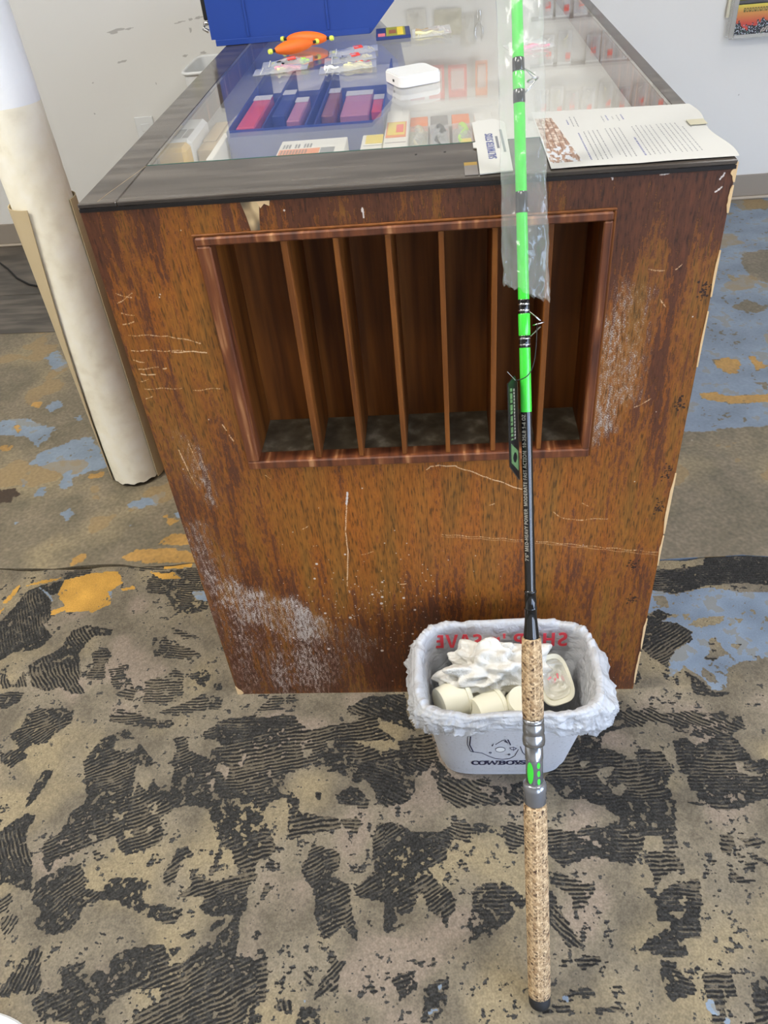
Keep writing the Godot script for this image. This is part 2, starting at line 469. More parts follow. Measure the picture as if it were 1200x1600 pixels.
const FLOOR_NEAR: Array = [
	[0,90,62,-959,-228,-940,-301,-911,-320,-864,-333,-854,-291,-877,-285,-850,-212,-862,-194,-828,-162,-839,-132,-858,-121,-900,-116,-919,-93,-948,-94,-999,-210,-968,-209],
	[0,78,51,-852,-81,-828,-103,-808,-114,-793,-137,-791,-173,-763,-191,-695,-177,-694,-159,-733,-160,-744,-136,-749,-107,-730,-67,-723,-34,-700,-7,-732,-8,-761,-24,-784,-14,-820,-25],
	[0,85,1,-715,-50,-706,-78,-722,-112,-694,-126,-675,-105,-683,-77,-670,-44,-693,-39],
	[0,65,60,-909,-70,-897,-87,-885,-48,-862,-26,-854,-64,-830,-25,-862,-26,-878,-21,-895,-37],
	[0,80,1,-894,-5,-858,-15,-832,-9,-833,12,-854,27,-879,32],
	[0,78,-25,-822,87,-804,73,-807,43,-782,28,-732,29,-708,34,-707,64,-726,83,-738,107,-807,106],
	[0,62,1,-670,-66,-633,-82,-610,-32,-594,-11,-596,15,-636,-1,-655,-33],
	[0,57,1,-584,-37,-542,-47,-529,-68,-507,-52,-494,1,-499,17,-572,21],
	[0,68,1,-633,50,-617,30,-580,41,-541,56,-492,62,-502,76,-543,80,-570,75,-626,60],
	[0,68,-24,-637,103,-608,89,-587,75,-563,99,-611,108],
	[0,66,1,-597,-150,-570,-155,-554,-131,-505,-119,-480,-101,-521,-91,-582,-98,-595,-127],
	[0,68,2,-657,-298,-652,-353,-591,-358,-546,-363,-515,-293,-493,-234,-527,-216,-568,-223,-601,-276,-648,-284],
	[0,70,1,-497,-46,-466,-67,-449,-51,-454,-13,-475,-30],
	[0,64,1,-536,41,-482,17,-456,-3,-410,8,-409,33,-467,42,-499,52],
	[0,80,1,-440,-29,-422,-29,-418,-8,-436,-13],
	[0,57,1,-566,-180,-514,-160,-493,-148,-521,-148,-557,-161],
	[0,70,2,-882,-354,-801,-380,-807,-352,-864,-333],
	[0,55,2,-732,-378,-639,-381,-622,-359,-694,-355],
	[0,90,1,-435,91,-400,58,-339,49,-328,110,-428,105],
	[2,100,2,-861,-284,-864,-333,-807,-352,-739,-360,-717,-320,-737,-294,-724,-254,-756,-229,-828,-234,-853,-222,-858,-235,-829,-250],
	[2,100,2,-986,-262,-975,-309,-967,-322,-968,-281,-975,-261],
	[2,100,2,-992,-229,-974,-251,-979,-209],
	[2,100,2,-956,-315,-917,-334,-867,-343,-893,-327],
	[2,100,2,-713,-300,-686,-309,-683,-299,-706,-293],
	[2,100,2,-640,-389,-567,-386,-562,-364,-629,-363],
	[2,100,2,-662,-353,-619,-345,-600,-351,-579,-329,-624,-328],
	[3,100,2,-919,-314,-877,-285,-864,-264,-895,-292],
	[3,100,2,-744,-291,-734,-294,-728,-267],
	[3,100,2,-544,-287,-504,-286,-494,-253,-528,-260],
	[0,78,-48,-816,97,-793,78,-723,78,-743,107,-776,121,-764,139,-788,162,-815,148,-823,129,-788,120],
	[0,85,-68,-726,243,-731,226,-728,188,-723,169,-701,162,-706,201,-718,235],
	[0,82,56,-764,295,-740,267,-719,251,-700,255,-706,283,-701,306,-682,325,-673,347,-656,390,-680,386,-706,376,-725,383],
	[0,80,-25,-651,149,-633,103,-594,80,-605,99,-602,122,-570,131,-556,122,-556,108,-515,150,-483,150,-476,128,-491,100,-467,95,-451,128,-403,146,-394,128,-354,128,-323,142,-289,345,-296,363,-324,345,-334,316,-359,301,-380,271,-389,247,-422,237,-451,243,-477,263,-460,283,-462,305,-485,317,-512,328,-530,317,-544,294,-575,306,-612,328,-636,336,-639,358,-654,347,-670,306,-643,287,-642,255,-619,231,-634,189],
	[1,100,0,-535,223,-547,154,-520,163,-500,145,-471,163,-472,194,-493,202,-506,185,-511,210,-532,193],
	[1,100,0,-504,235,-489,231,-479,255,-496,251],
	[1,100,0,-531,287,-518,281,-510,294,-524,298],
	[1,100,0,-496,290,-489,275,-474,275,-486,285],
	[1,100,0,-560,255,-542,251,-541,267,-555,267],
	[1,100,0,-590,294,-579,292,-574,304,-583,304],
	[0,75,-34,-435,338,-429,316,-412,311,-397,327,-417,338,-419,360,-428,381,-443,370],
	[0,100,0,-365,359,-362,338,-357,309,-349,324,-358,359],
	[0,80,-44,-658,376,-641,361,-617,347,-589,343,-575,361,-568,382,-540,389,-530,364,-494,364,-464,367,-463,381,-470,395,-460,405,-431,408,-398,414,-392,424,-411,434,-446,431,-471,418,-498,409,-507,402,-556,406,-564,426,-578,436,-634,436,-626,420,-648,410],
	[0,82,-23,-406,394,-392,380,-396,349,-381,367,-353,380,-319,373,-296,363,-299,345,-290,338,-286,362,-297,380,-290,420,-310,420,-354,424,-370,414,-361,394,-385,397],
	[0,60,-35,-713,404,-693,390,-684,404,-687,420,-702,427],
	[0,62,-22,-579,317,-540,332,-568,339],
	[0,74,-11,-436,86,-416,82,-399,63,-362,58,-325,54,-288,49,-263,50,-252,69,-226,84,-194,75,-154,70,-130,56,-102,52,-97,80,-64,108,-48,108,-1,91,22,183,-1,170,-27,178,-30,216,-45,236,-93,236,-98,215,-114,186,-136,199,-145,186,-165,178,-201,169,-218,156,-240,169,-262,177,-263,198,-233,223,-230,247,-203,255,-162,259,-153,278,-217,293,-238,301,-248,278,-244,255,-256,223,-285,231,-289,255,-276,286,-261,312,-266,327,-297,338,-330,316,-342,294,-359,301,-380,286,-383,255,-406,239,-422,235,-436,177,-415,164,-389,155,-412,142,-411,124,-388,119],
	[0,90,1,-412,82,-399,63,-325,54,-267,52,-260,74,-331,92,-391,105],
	[0,90,11,-140,152,-86,148,-69,178,-45,236,-89,236,-98,215,-123,178],
	[1,100,1,-322,49,-307,37,-299,47,-316,56],
	[1,100,0,-237,129,-221,125,-216,138,-235,143],
	[1,100,0,-195,109,-181,110,-182,123,-194,121],
	[1,100,0,-353,155,-345,133,-335,142,-347,162],
	[1,100,0,-247,111,-231,109,-237,125],
	[1,100,0,-393,155,-367,164,-367,185,-390,168],
	[1,100,0,-404,194,-394,185,-391,200],
	[1,100,0,-139,108,-64,108,-59,126,-86,131,-135,114],
	[0,60,1,-312,4,-261,3,-257,30,-264,45,-298,40,-340,39],
	[0,85,29,-164,46,-133,12,-50,3,-45,57,-28,90,-89,66,-106,57,-130,56],
	[0,100,0,-204,211,-194,211,-194,229,-203,223],
	[0,85,0,-169,217,-144,201,-124,207,-108,232,-107,243,-141,239,-160,235],
	[0,80,0,-154,263,-128,259,-120,274,-126,286,-149,278],
	[0,85,-29,-91,271,-62,267,-40,278,-22,293,-8,300,28,278,27,333,-1,343,-21,350,-94,351,-97,301],
	[0,82,-29,-205,334,-200,308,-153,319,-150,348,-163,358,-130,375,-128,402,-112,446,-114,462,-124,453,-136,437,-157,459,-167,453,-184,419,-188,382,-208,362,-214,344],
	[0,80,-28,-94,351,-93,304,-44,286,28,285,24,322,-8,350,9,367,26,397,25,438,9,423,-7,394,-24,384,-27,414,-54,424,-64,411,-88,398,-115,395,-123,382,-101,358],
	[0,70,-28,-53,436,-34,423,-37,433,-53,442,-69,449,-76,443],
	[0,78,-19,-337,316,-357,309,-354,286,-287,286,-270,301,-261,316,-269,330,-296,341,-293,362,-319,376,-357,380,-339,397,-322,397,-298,390,-295,407,-307,420,-343,427,-366,417,-364,394,-389,377,-393,363,-355,370,-305,356,-326,338],
	[0,90,-1,-293,420,-275,406,-269,380,-267,369,-258,379,-266,396,-281,410],
	[0,78,-24,-365,483,-347,471,-324,455,-323,443,-307,420,-294,416,-303,442,-295,485,-272,485,-261,470,-250,476,-242,514,-243,542,-263,554,-243,561,-244,572,-343,574],
	[1,100,-1,-292,532,-275,523,-269,534,-287,543],
	[1,100,-1,-329,552,-320,553,-325,559],
	[0,80,-32,-347,443,-339,430,-323,427,-324,436,-342,449],
	[0,75,-31,-277,455,-269,443,-261,451,-269,461],
	[0,90,-1,-374,443,-362,452,-370,459],
	[0,74,-45,-171,541,-164,518,-150,495,-154,483,-128,489,-136,509,-137,529,-147,527,-165,538],
	[0,62,43,-194,502,-181,504,-170,521,-182,522],
	[0,80,82,-227,553,-223,545,-202,539,-200,558,-212,558],
	[0,80,78,-195,569,-188,550,-173,547,-159,560,-158,576,-194,577],
	[0,80,-19,-60,514,-51,502,-23,499,-22,524,-50,544,-47,530],
	[0,80,-19,-13,522,24,507,23,546,5,565,-16,568,-13,546],
	[0,90,-1,-91,526,-85,519,-78,528,-86,533],
	[0,90,-1,-36,552,-28,552,-31,560],
	[3,100,-1,-7,554,5,546,13,549,-1,557],
	[3,100,-1,8,518,15,515,13,527],
	[3,100,-1,-189,544,-182,540,-183,545],
	[0,57,-46,-105,452,-92,440,-106,427,-93,427,-89,443],
	[0,57,-19,-39,485,-7,484,9,478,5,493,-20,493],
	[0,75,-83,-652,544,-643,518,-632,493,-621,478,-607,470,-598,502,-585,528,-590,540,-614,538,-632,544],
	[0,75,-55,-651,403,-650,396,-556,396,-559,409,-561,432,-570,449,-604,459,-636,440,-625,423],
	[0,80,-26,-595,551,-589,543,-578,537,-553,534,-567,504,-530,492,-530,504,-539,516,-524,510,-499,506,-487,512,-492,494,-484,479,-455,472,-436,469,-381,471,-396,490,-401,499,-376,493,-354,471,-337,458,-320,442,-306,426,-297,452,-295,485,-271,488,-263,494,-248,583,-435,587,-427,560,-398,545,-403,528,-432,529,-460,543,-480,563,-457,587,-554,573,-560,568,-562,579,-585,562],
	[1,100,-1,-385,508,-373,503,-368,512,-377,515],
	[1,100,-1,-464,509,-444,500,-459,506],
	[0,85,-26,-388,456,-374,445,-362,452,-377,460],
	[0,80,-38,-349,446,-339,430,-322,430,-339,449],
	[0,72,-16,-465,415,-431,408,-397,418,-403,437,-423,437,-455,425],
	[0,52,-64,-691,437,-685,417,-659,427,-664,450,-673,463],
	[0,68,28,-85,157,11,149,41,183,104,192,103,200,141,196,167,192,200,188,195,236,137,240,76,236,47,244,21,224,3,191,-4,166,-27,187,-27,212,-49,232,-81,243],
	[0,80,-35,-80,274,-59,267,-33,286,-8,315,27,315,24,329,-4,347,13,377,26,377,39,397,35,416,19,432,-7,407,-14,384,-41,398,-53,430,-72,446],
	[0,68,16,-4,297,39,270,71,267,113,274,135,270,190,278,185,325,127,321,119,296,91,285,59,307,38,293,27,315,3,308],
	[0,76,-1,63,384,87,370,114,366,133,383,158,396,130,415,109,434,89,453,57,459,54,435,62,410],
	[0,80,42,183,376,192,383,190,402,204,421,223,460,199,455,177,430],
	[0,72,-1,218,382,246,369,258,375,238,402,236,414,215,408],
	[0,97,2,452,-311,546,-319,595,-328,608,-362,744,-362,780,-355,784,-321,753,-294,759,-267,713,-263,663,-270,591,-267,554,-253,535,-238,514,-243,443,-267],
	[3,100,1,442,-262,514,-243,589,-260,652,-244,743,-241,749,-205,711,-162,718,-119,688,-83,635,-66,603,-62,571,-45,554,5,528,5,519,-25,491,-51,458,-26,471,-83,520,-114,526,-138,503,-163,468,-168,425,-170],
	[1,100,2,468,-240,494,-239,497,-203,474,-214],
	[1,100,2,523,-157,553,-176,600,-177,589,-160,546,-149],
	[1,100,1,552,-113,569,-127,572,-99,583,-81,550,-68,534,-73,549,-90],
	[1,100,1,587,-103,616,-107,601,-89],
	[1,100,2,519,-187,532,-186,519,-169],
	[1,100,2,617,-174,634,-169,624,-159],
	[1,100,1,522,-51,541,-33,543,-16,529,-12,520,-29],
	[1,100,2,605,-160,613,-157,604,-152],
	[1,100,1,621,-78,638,-75,637,-62],
	[0,80,-33,419,-160,459,-194,476,-203,487,-188,505,-187,472,-168,503,-163,526,-138,520,-114,488,-96,462,-61,463,-47,437,-70,413,-107],
	[0,78,28,489,-43,503,-29,521,-8,530,9,563,10,557,18,514,21,493,13],
	[0,100,1,535,-75,550,-69,562,-72,549,-65,536,-68],
	[0,62,-22,395,-36,407,-44,401,-14,387,-10],
	[0,68,33,294,90,319,51,361,23,365,35,383,48,411,40,420,56,460,53,486,53,517,57,536,50,543,58,564,62,567,85,541,100,539,118,502,118,444,95,431,80,398,72,382,87,349,87,325,94,293,116,259,109],
	[0,85,-4,198,189,248,113,281,97,312,98,304,125,326,133,344,145,374,130,412,138,417,176,401,201,408,212,411,230,398,287,396,309,383,313,373,303,372,293,348,294,336,322,333,319,320,341,291,335,263,326,231,335,209,345,190,323,192,277,238,287,255,274,280,277,314,260,302,254,292,240,270,236,262,229,224,226,210,204],
	[1,100,0,286,179,304,164,321,164,307,186,298,201],
	[1,100,0,306,212,329,194,335,205,320,222],
	[1,100,0,343,149,359,134,366,153],
	[1,100,0,257,304,270,300,274,310],
	[1,100,0,360,270,372,270,367,280],
	[1,100,0,262,156,277,156,271,166,261,164],
	[1,100,0,240,294,259,290,258,299],
	[0,85,0,430,115,452,107,472,123,521,100,547,112,547,124,558,143,583,154,603,154,580,226,561,226,527,237,506,247,478,247,455,240,434,237,426,230,445,230,450,212,437,212,441,183,429,176,432,150],
	[1,100,0,528,158,544,158,536,173,560,180,570,187,543,184,526,176],
	[1,100,0,461,205,470,201,466,209],
	[1,100,0,515,216,523,219,523,230,515,226],
	[0,90,0,328,377,340,374,349,386,370,371,394,368,401,362,416,362,410,405,400,425,338,426,339,392],
	[1,100,-1,380,391,389,388,386,403,378,400],
	[1,100,-1,361,411,387,408,372,422],
	[0,75,-4,336,322,360,319,386,313,398,344,378,350,357,365,349,374,347,356],
	[0,85,0,465,288,482,287,485,306,474,319,462,319],
	[0,85,0,495,296,517,293,536,299,520,312,501,306],
	[0,85,0,463,343,480,358,504,364,477,370,466,358],
	[0,85,0,509,318,528,334,525,343,509,328],
	[0,85,0,493,334,513,334,503,349,489,346],
	[0,85,0,441,331,451,331,444,340],
	[0,85,0,483,319,498,325,486,328],
	[0,72,0,184,351,202,351,227,363,241,369,255,378,242,387,235,410,218,407,215,387,185,369],
	[0,85,-1,180,384,192,387,193,402,181,408],
	[0,80,-1,177,416,194,416,204,427,176,427],
	[0,88,-1,299,470,322,449,345,438,359,427,402,426,397,448,370,451,376,468,364,474,338,474,317,469],
	[0,78,4,331,479,352,479,359,496,377,518,367,525,338,532,327,521],
	[0,85,-1,384,501,396,493,429,495,426,524,412,529,403,545,405,572,388,572,385,527],
	[0,80,-1,451,507,472,497,476,502,484,525,469,571,441,559,448,526],
	[0,80,42,180,418,194,418,206,434,226,463,202,463,187,434],
	[0,90,-1,191,481,200,479,199,491,191,491],
	[0,80,-1,211,481,233,476,254,478,239,488,217,496],
	[0,64,-1,187,526,225,515,233,527,211,539,188,538],
	[0,60,-1,158,543,237,539,279,545,235,551,157,552],
	[0,80,-1,254,513,272,512,266,520],
	[0,80,-1,276,505,292,505,281,508],
	[0,80,-1,479,449,489,449,483,453],
	[3,100,-1,380,534,392,529,396,550,386,550,381,541],
	[3,100,-1,401,555,407,552,409,559,401,559],
	[3,100,-1,187,530,194,529,192,535],
]
const FLOOR_FAR: Array = [
	[3,100,6,-1321,-1413,-1304,-1469,-1216,-1347,-1245,-1310],
	[3,100,4,-1345,-1024,-1272,-1041,-1238,-1039,-1183,-1001,-1121,-974,-1127,-921,-1143,-881,-1203,-937,-1248,-951,-1315,-956],
	[3,100,5,-1206,-1094,-1175,-1139,-1141,-1100,-1176,-1068],
	[3,100,4,-1088,-1027,-1062,-1048,-1057,-1014],
	[3,100,4,-1136,-801,-1122,-859,-1091,-877,-1051,-906,-1000,-923,-947,-858,-894,-766,-948,-751,-984,-734,-982,-680,-1010,-690,-1012,-745,-1056,-767,-1095,-788],
	[3,100,3,-1068,-658,-1058,-693,-1030,-683,-1028,-647],
	[3,100,3,-1140,-734,-1115,-733,-1099,-677],
	[5,100,4,-1265,-899,-1225,-897,-1225,-866,-1251,-868],
	[5,100,5,-1257,-1122,-1227,-1131,-1215,-1083],
	[5,100,3,-948,-732,-903,-758,-903,-720],
	[5,100,4,-1271,-1007,-1244,-1005,-1226,-960,-1251,-973],
	[4,100,3,-1194,-692,-1143,-698,-1101,-669,-1122,-635,-1162,-620],
	[3,100,3,-1066,-660,-1060,-691,-1034,-685,-1032,-649],
	[3,100,3,-1010,-703,-986,-720,-970,-700,-989,-678],
	[3,100,3,-962,-588,-942,-596,-919,-574,-931,-549,-951,-558],
	[3,100,3,-796,-610,-739,-633,-703,-649,-709,-606,-771,-583],
	[3,100,3,-663,-561,-637,-568,-631,-543],
	[3,100,3,-1087,-540,-1069,-543,-1072,-529],
	[3,100,3,-762,-525,-744,-520,-757,-516],
	[2,100,3,-678,-450,-645,-487,-601,-485,-565,-445,-633,-440],
	[2,100,2,-744,-400,-715,-429,-625,-432,-574,-415,-540,-381,-670,-382],
	[2,100,2,-871,-398,-843,-426,-833,-396,-862,-386],
	[2,100,3,-686,-562,-635,-535,-651,-511],
	[3,100,7,1025,-2661,1253,-2491,1408,-2504,1744,-2465,1641,-2096,1484,-1813,1434,-1521,1296,-1310,1284,-1074,1175,-921,1069,-793,980,-861,892,-841,613,-825],
	[1,100,8,1141,-1942,1235,-1948,1268,-1943,1181,-1671,1151,-1675,1106,-1717,1113,-1847],
	[1,100,8,1044,-1762,1077,-1721,1036,-1709],
	[1,100,7,982,-1512,1048,-1569,1096,-1498,1048,-1472],
	[5,100,5,838,-1179,872,-1209,923,-1184,886,-1098,850,-1127],
	[5,100,5,953,-1221,985,-1139,942,-1118],
	[5,100,5,756,-1007,791,-1022,833,-995,941,-997,962,-984,927,-953,834,-955,767,-977],
	[1,100,10,1289,-2460,1388,-2441,1355,-2333,1278,-2359],
	[1,100,5,924,-1058,958,-1055,944,-1009],
	[1,100,10,1178,-2315,1217,-2328,1208,-2298],
	[5,100,7,1214,-1776,1240,-1629,1147,-1476],
]

# ---------------------------------------------------------------- surfaces: scraped floor
func masks(polys: Array, x0: float, z0: float, wm: float, hm: float, gw: int, gh: int, w: int, h: int) -> Array:
	var lay := []
	for k in 4:
		var a := PackedFloat32Array()
		a.resize(gw * gh)
		lay.append(a)
	var ang := PackedFloat32Array()
	ang.resize(gw * gh)
	var blk: PackedFloat32Array = lay[0]
	var yel: PackedFloat32Array = lay[1]
	var blu: PackedFloat32Array = lay[2]
	var stn: PackedFloat32Array = lay[3]
	for q in polys:
		var pts := PackedVector2Array()
		var lo := Vector2(1e9, 1e9)
		var hi := Vector2(-1e9, -1e9)
		for k in range(3, q.size(), 2):
			var p := Vector2((q[k] * 0.001 - x0) / wm * gw, (q[k + 1] * 0.001 - z0) / hm * gh)
			pts.append(p)
			lo = lo.min(p)
			hi = hi.max(p)
		var s: float = q[1] * 0.01
		var th := deg_to_rad(q[2])
		for j in range(maxi(0, int(lo.y)), mini(gh, int(hi.y) + 2)):
			for i in range(maxi(0, int(lo.x)), mini(gw, int(hi.x) + 2)):
				if not Geometry2D.is_point_in_polygon(Vector2(i + 0.5, j + 0.5), pts):
					continue
				var k := j * gw + i
				match q[0]:
					0:
						blk[k] = maxf(s, blk[k])
						blu[k] = 0.0
						yel[k] = 0.0
						ang[k] = th
					1:
						blk[k] = 0.0
						blu[k] = 0.0
					2, 5:
						yel[k] = 1.0
						blk[k] = 0.0
						blu[k] = 0.0
					3:
						blu[k] = 1.0
						blk[k] = 0.0
					4:
						stn[k] = 1.0
	var out := []
	for a in [blk, yel, blu, stn]:
		var im := Image.create_from_data(gw, gh, false, Image.FORMAT_RF, a.to_byte_array())
		im.resize(w, h, Image.INTERPOLATE_CUBIC)
		out.append(im.get_data().to_float32_array())
	var ia := Image.create_from_data(gw, gh, false, Image.FORMAT_RF, ang.to_byte_array())
	ia.resize(w, h, Image.INTERPOLATE_NEAREST)
	out.append(ia.get_data().to_float32_array())
	return out

func floor_images(polys: Array, x0: float, z0: float, wm: float, hm: float, w: int, h: int, near: bool) -> Array:
	var mk := masks(polys, x0, z0, wm, hm, w / 4, h / 4, w, h)
	var blk: PackedFloat32Array = mk[0]
	var yel: PackedFloat32Array = mk[1]
	var blu: PackedFloat32Array = mk[2]
	var stn: PackedFloat32Array = mk[3]
	var ang: PackedFloat32Array = mk[4]
	var sc := 1.0 if near else 0.5
	var nf := nbytes(noise(101, 0.035 / sc, 4), w, h)
	var nc := nbytes(noise(102, 0.007 / sc, 4), w, h)
	var ns := nbytes(noise(103, 0.22, 2), w, h)
	var ng := nbytes(noise(105, 0.085 / sc, 3), w, h)
	var nt := nbytes(noise(104, 0.0035 / sc, 3), w, h)
	var out := PackedByteArray()
	out.resize(w * h * 3)
	var hgt := PackedByteArray()
	hgt.resize(w * h)
	var mm := wm / w * 1000.0
	var tan_a := Vector3(134, 124, 106) if near else Vector3(126, 115, 96)
	var tan_b := Vector3(103, 95, 81) if near else Vector3(106, 98, 80)
	var tan_c := Vector3(148, 134, 105)
	for j in h:
		var zz := j * mm
		for i in w:
			var k := j * w + i
			var f := nf[k] * 0.00392 - 0.5
			var c := nc[k] * 0.00392 - 0.5
			var s := ns[k] * 0.00392 - 0.5
			var g := ng[k] * 0.00392 - 0.5
			var t := nt[k] * 0.00392
			var col := tan_b.lerp(tan_a, clampf(0.5 + c * 1.6 + f * 0.7, 0.0, 1.0))
			if t > 0.5:
				col = col.lerp(tan_c, minf((t - 0.5) * 3.0, 0.8))
			if near and t < 0.36:
				col = col.lerp(Vector3(140, 126, 112), minf((0.36 - t) * 5.0, 0.8))
			col *= 1.0 + s * 0.26 + g * 0.22
			var hg := 120.0 + s * 40.0
			var b := blk[k]
			if near:
				b = maxf(b, 0.10)
			if b > 0.06:
				var th := ang[k]
				var ph := (i * mm * sin(th) - zz * cos(th)) * (0.92 + 0.08 * sin(th * 7.0)) + c * 13.0 + f * 1.6
				var rg := sin(ph)
				var e := b + f * 1.15 + c * 0.55 + g * 0.75 + s * 0.25 + rg * (0.03 + 0.20 * clampf(0.5 + c * 3.0 - (b - 0.58) * 2.6, 0.0, 1.0)) * minf(1.0, b * 2.0) + 0.02
				if e > 0.5:
					col = Vector3(48, 47, 45) * (1.0 + s * 0.9 + g * 0.7 + f * 0.5 + c * 0.5)
					if rg > 0.5 + g * 1.8 - c * 2.6 + f * 1.5 + maxf(b - 0.76, 0.0) * 5.0:
						col = Vector3(29, 28, 27) * (1.0 + s * 0.5)
					var ln := -rg - (0.42 + (b - 0.7) * 2.2 - c * 3.0 + g * 1.2 - f * 1.2)
					if ln > 0.0 and b > 0.3:
						col = col.lerp(Vector3(112, 102, 84) * (1.0 + s * 0.3), minf(ln * 1.6, 0.8))
					if e > 1.35 or s > 0.41:
						col = col.lerp(Vector3(120, 108, 90), 0.55)
					hg = 165.0 - rg * 60.0
				elif e > 0.45:
					col = col * 0.78
			var y := yel[k]
			if y > 0.1 and y + g * 0.6 + f * 1.1 + c * 0.8 + s * 0.2 > 0.5:
				col = (Vector3(186, 142, 66) if near else Vector3(170, 132, 72)) * (1.0 + c * 0.3 + s * 0.2)
				hg = 150.0
			var u := blu[k]
			if u > 0.1 and u + g * 0.7 + f * 1.3 + c * 0.9 + s * 0.15 > 0.5:
				col = Vector3(124, 138, 154) * (1.0 + c * 0.25 + s * 0.10)
				if c + f * 0.6 > 0.24:
					col = col.lerp(Vector3(136, 130, 116), 0.6)
				hg = 158.0
			if stn[k] > 0.1 and stn[k] + f + c > 0.5:
				col = Vector3(62, 48, 36) * (1.0 + s * 0.3)
			if not near and t + c * 0.5 > 0.74:
				col = col.lerp(Vector3(150, 122, 80), 0.5)
			if s > 0.475:
				col = Vector3(206, 200, 188)
			out[k * 3] = clampi(int(col.x), 0, 255)
			out[k * 3 + 1] = clampi(int(col.y), 0, 255)
			out[k * 3 + 2] = clampi(int(col.z), 0, 255)
			hgt[k] = clampi(int(hg), 0, 255)
	return [Image.create_from_data(w, h, false, Image.FORMAT_RGB8, out), Image.create_from_data(w, h, false, Image.FORMAT_L8, hgt)]

# ---------------------------------------------------------------- surfaces: worn veneer of the counter front
const VARNISH := [
	[0.64, 0.46, 0.60, 0.74, 0.70, 0.70, 0.76, 0.84],
	[0.44, 0.26, 0.46, 0.60, 0.60, 0.55, 0.60, 0.62],
	[0.46, 0.38, 0.46, 0.50, 0.50, 0.50, 0.42, 0.52],
	[0.52, 0.46, 0.48, 0.50, 0.50, 0.45, 0.40, 0.52],
	[0.54, 0.48, 0.48, 0.50, 0.50, 0.42, 0.38, 0.50],
	[0.56, 0.44, 0.30, 0.30, 0.30, 0.32, 0.36, 0.50],
	[0.56, 0.42, 0.28, 0.27, 0.30, 0.32, 0.36, 0.44],
	[0.56, 0.46, 0.34, 0.34, 0.34, 0.36, 0.38, 0.44],
	[0.60, 0.52, 0.45, 0.45, 0.46, 0.44, 0.44, 0.50],
	[0.64, 0.60, 0.58, 0.57, 0.56, 0.52, 0.50, 0.54],
	[0.68, 0.66, 0.66, 0.66, 0.64, 0.60, 0.58, 0.60],
	[0.72, 0.70, 0.70, 0.70, 0.70, 0.66, 0.64, 0.64],
]
const SCRATCHES := [
	[2, -373, 790, -320, 786, -278, 773], [2, -375, 767, -300, 762], [3, -320, 762, -273, 759], [2, -375, 706, -320, 704], [2, -305, 700, -265, 701],
	[3, 15, 543, 22, 550, 34, 552, 60, 548, 105, 526, 159, 499], [2, 34, 412, 180, 392, 383, 358], [1, 34, 408, 200, 385, 383, 352], [2, 209, 452, 222, 440, 245, 434, 294, 435],
	[6, -108, 505, -112, 480], [3, -112, 480, -120, 425, -121, 380, -131, 300], [2, 300, 842, 322, 837], [2, 322, 800, 330, 790], [2, 335, 838, 342, 846], [2, 310, 640, 330, 652], [2, 252, 468, 262, 462],
	[2, -372, 850, -352, 842], [2, -374, 836, -350, 848], [2, -372, 822, -356, 818], [2, -375, 806, -360, 809], [2, -376, 752, -362, 748], [2, -374, 738, -345, 739], [3, -372, 730, -352, 728], [3, -340, 736, -334, 738], [2, -376, 718, -364, 722], [2, -376, 690, -366, 694],
	[3, -352, 600, -347, 560], [2, -347, 560, -340, 520], [2, -334, 610, -328, 560], [2, -322, 590, -318, 540], [3, -276, 640, -272, 630], [3, -270, 622, -266, 612], [2, -250, 590, -244, 580],
	[5, -42, 938, -41, 928], [5, 219, 918, 221, 908], [4, 305, 958, 318, 960], [4, 300, 953, 312, 956], [4, 244, 960, 248, 952], [4, 372, 935, 364, 930], [4, 372, 950, 368, 945],
	[2, -190, 432, -178, 440], [2, -230, 545, -222, 538], [2, -100, 372, -80, 378], [3, -40, 300, -30, 302], [2, 110, 470, 118, 474],
]

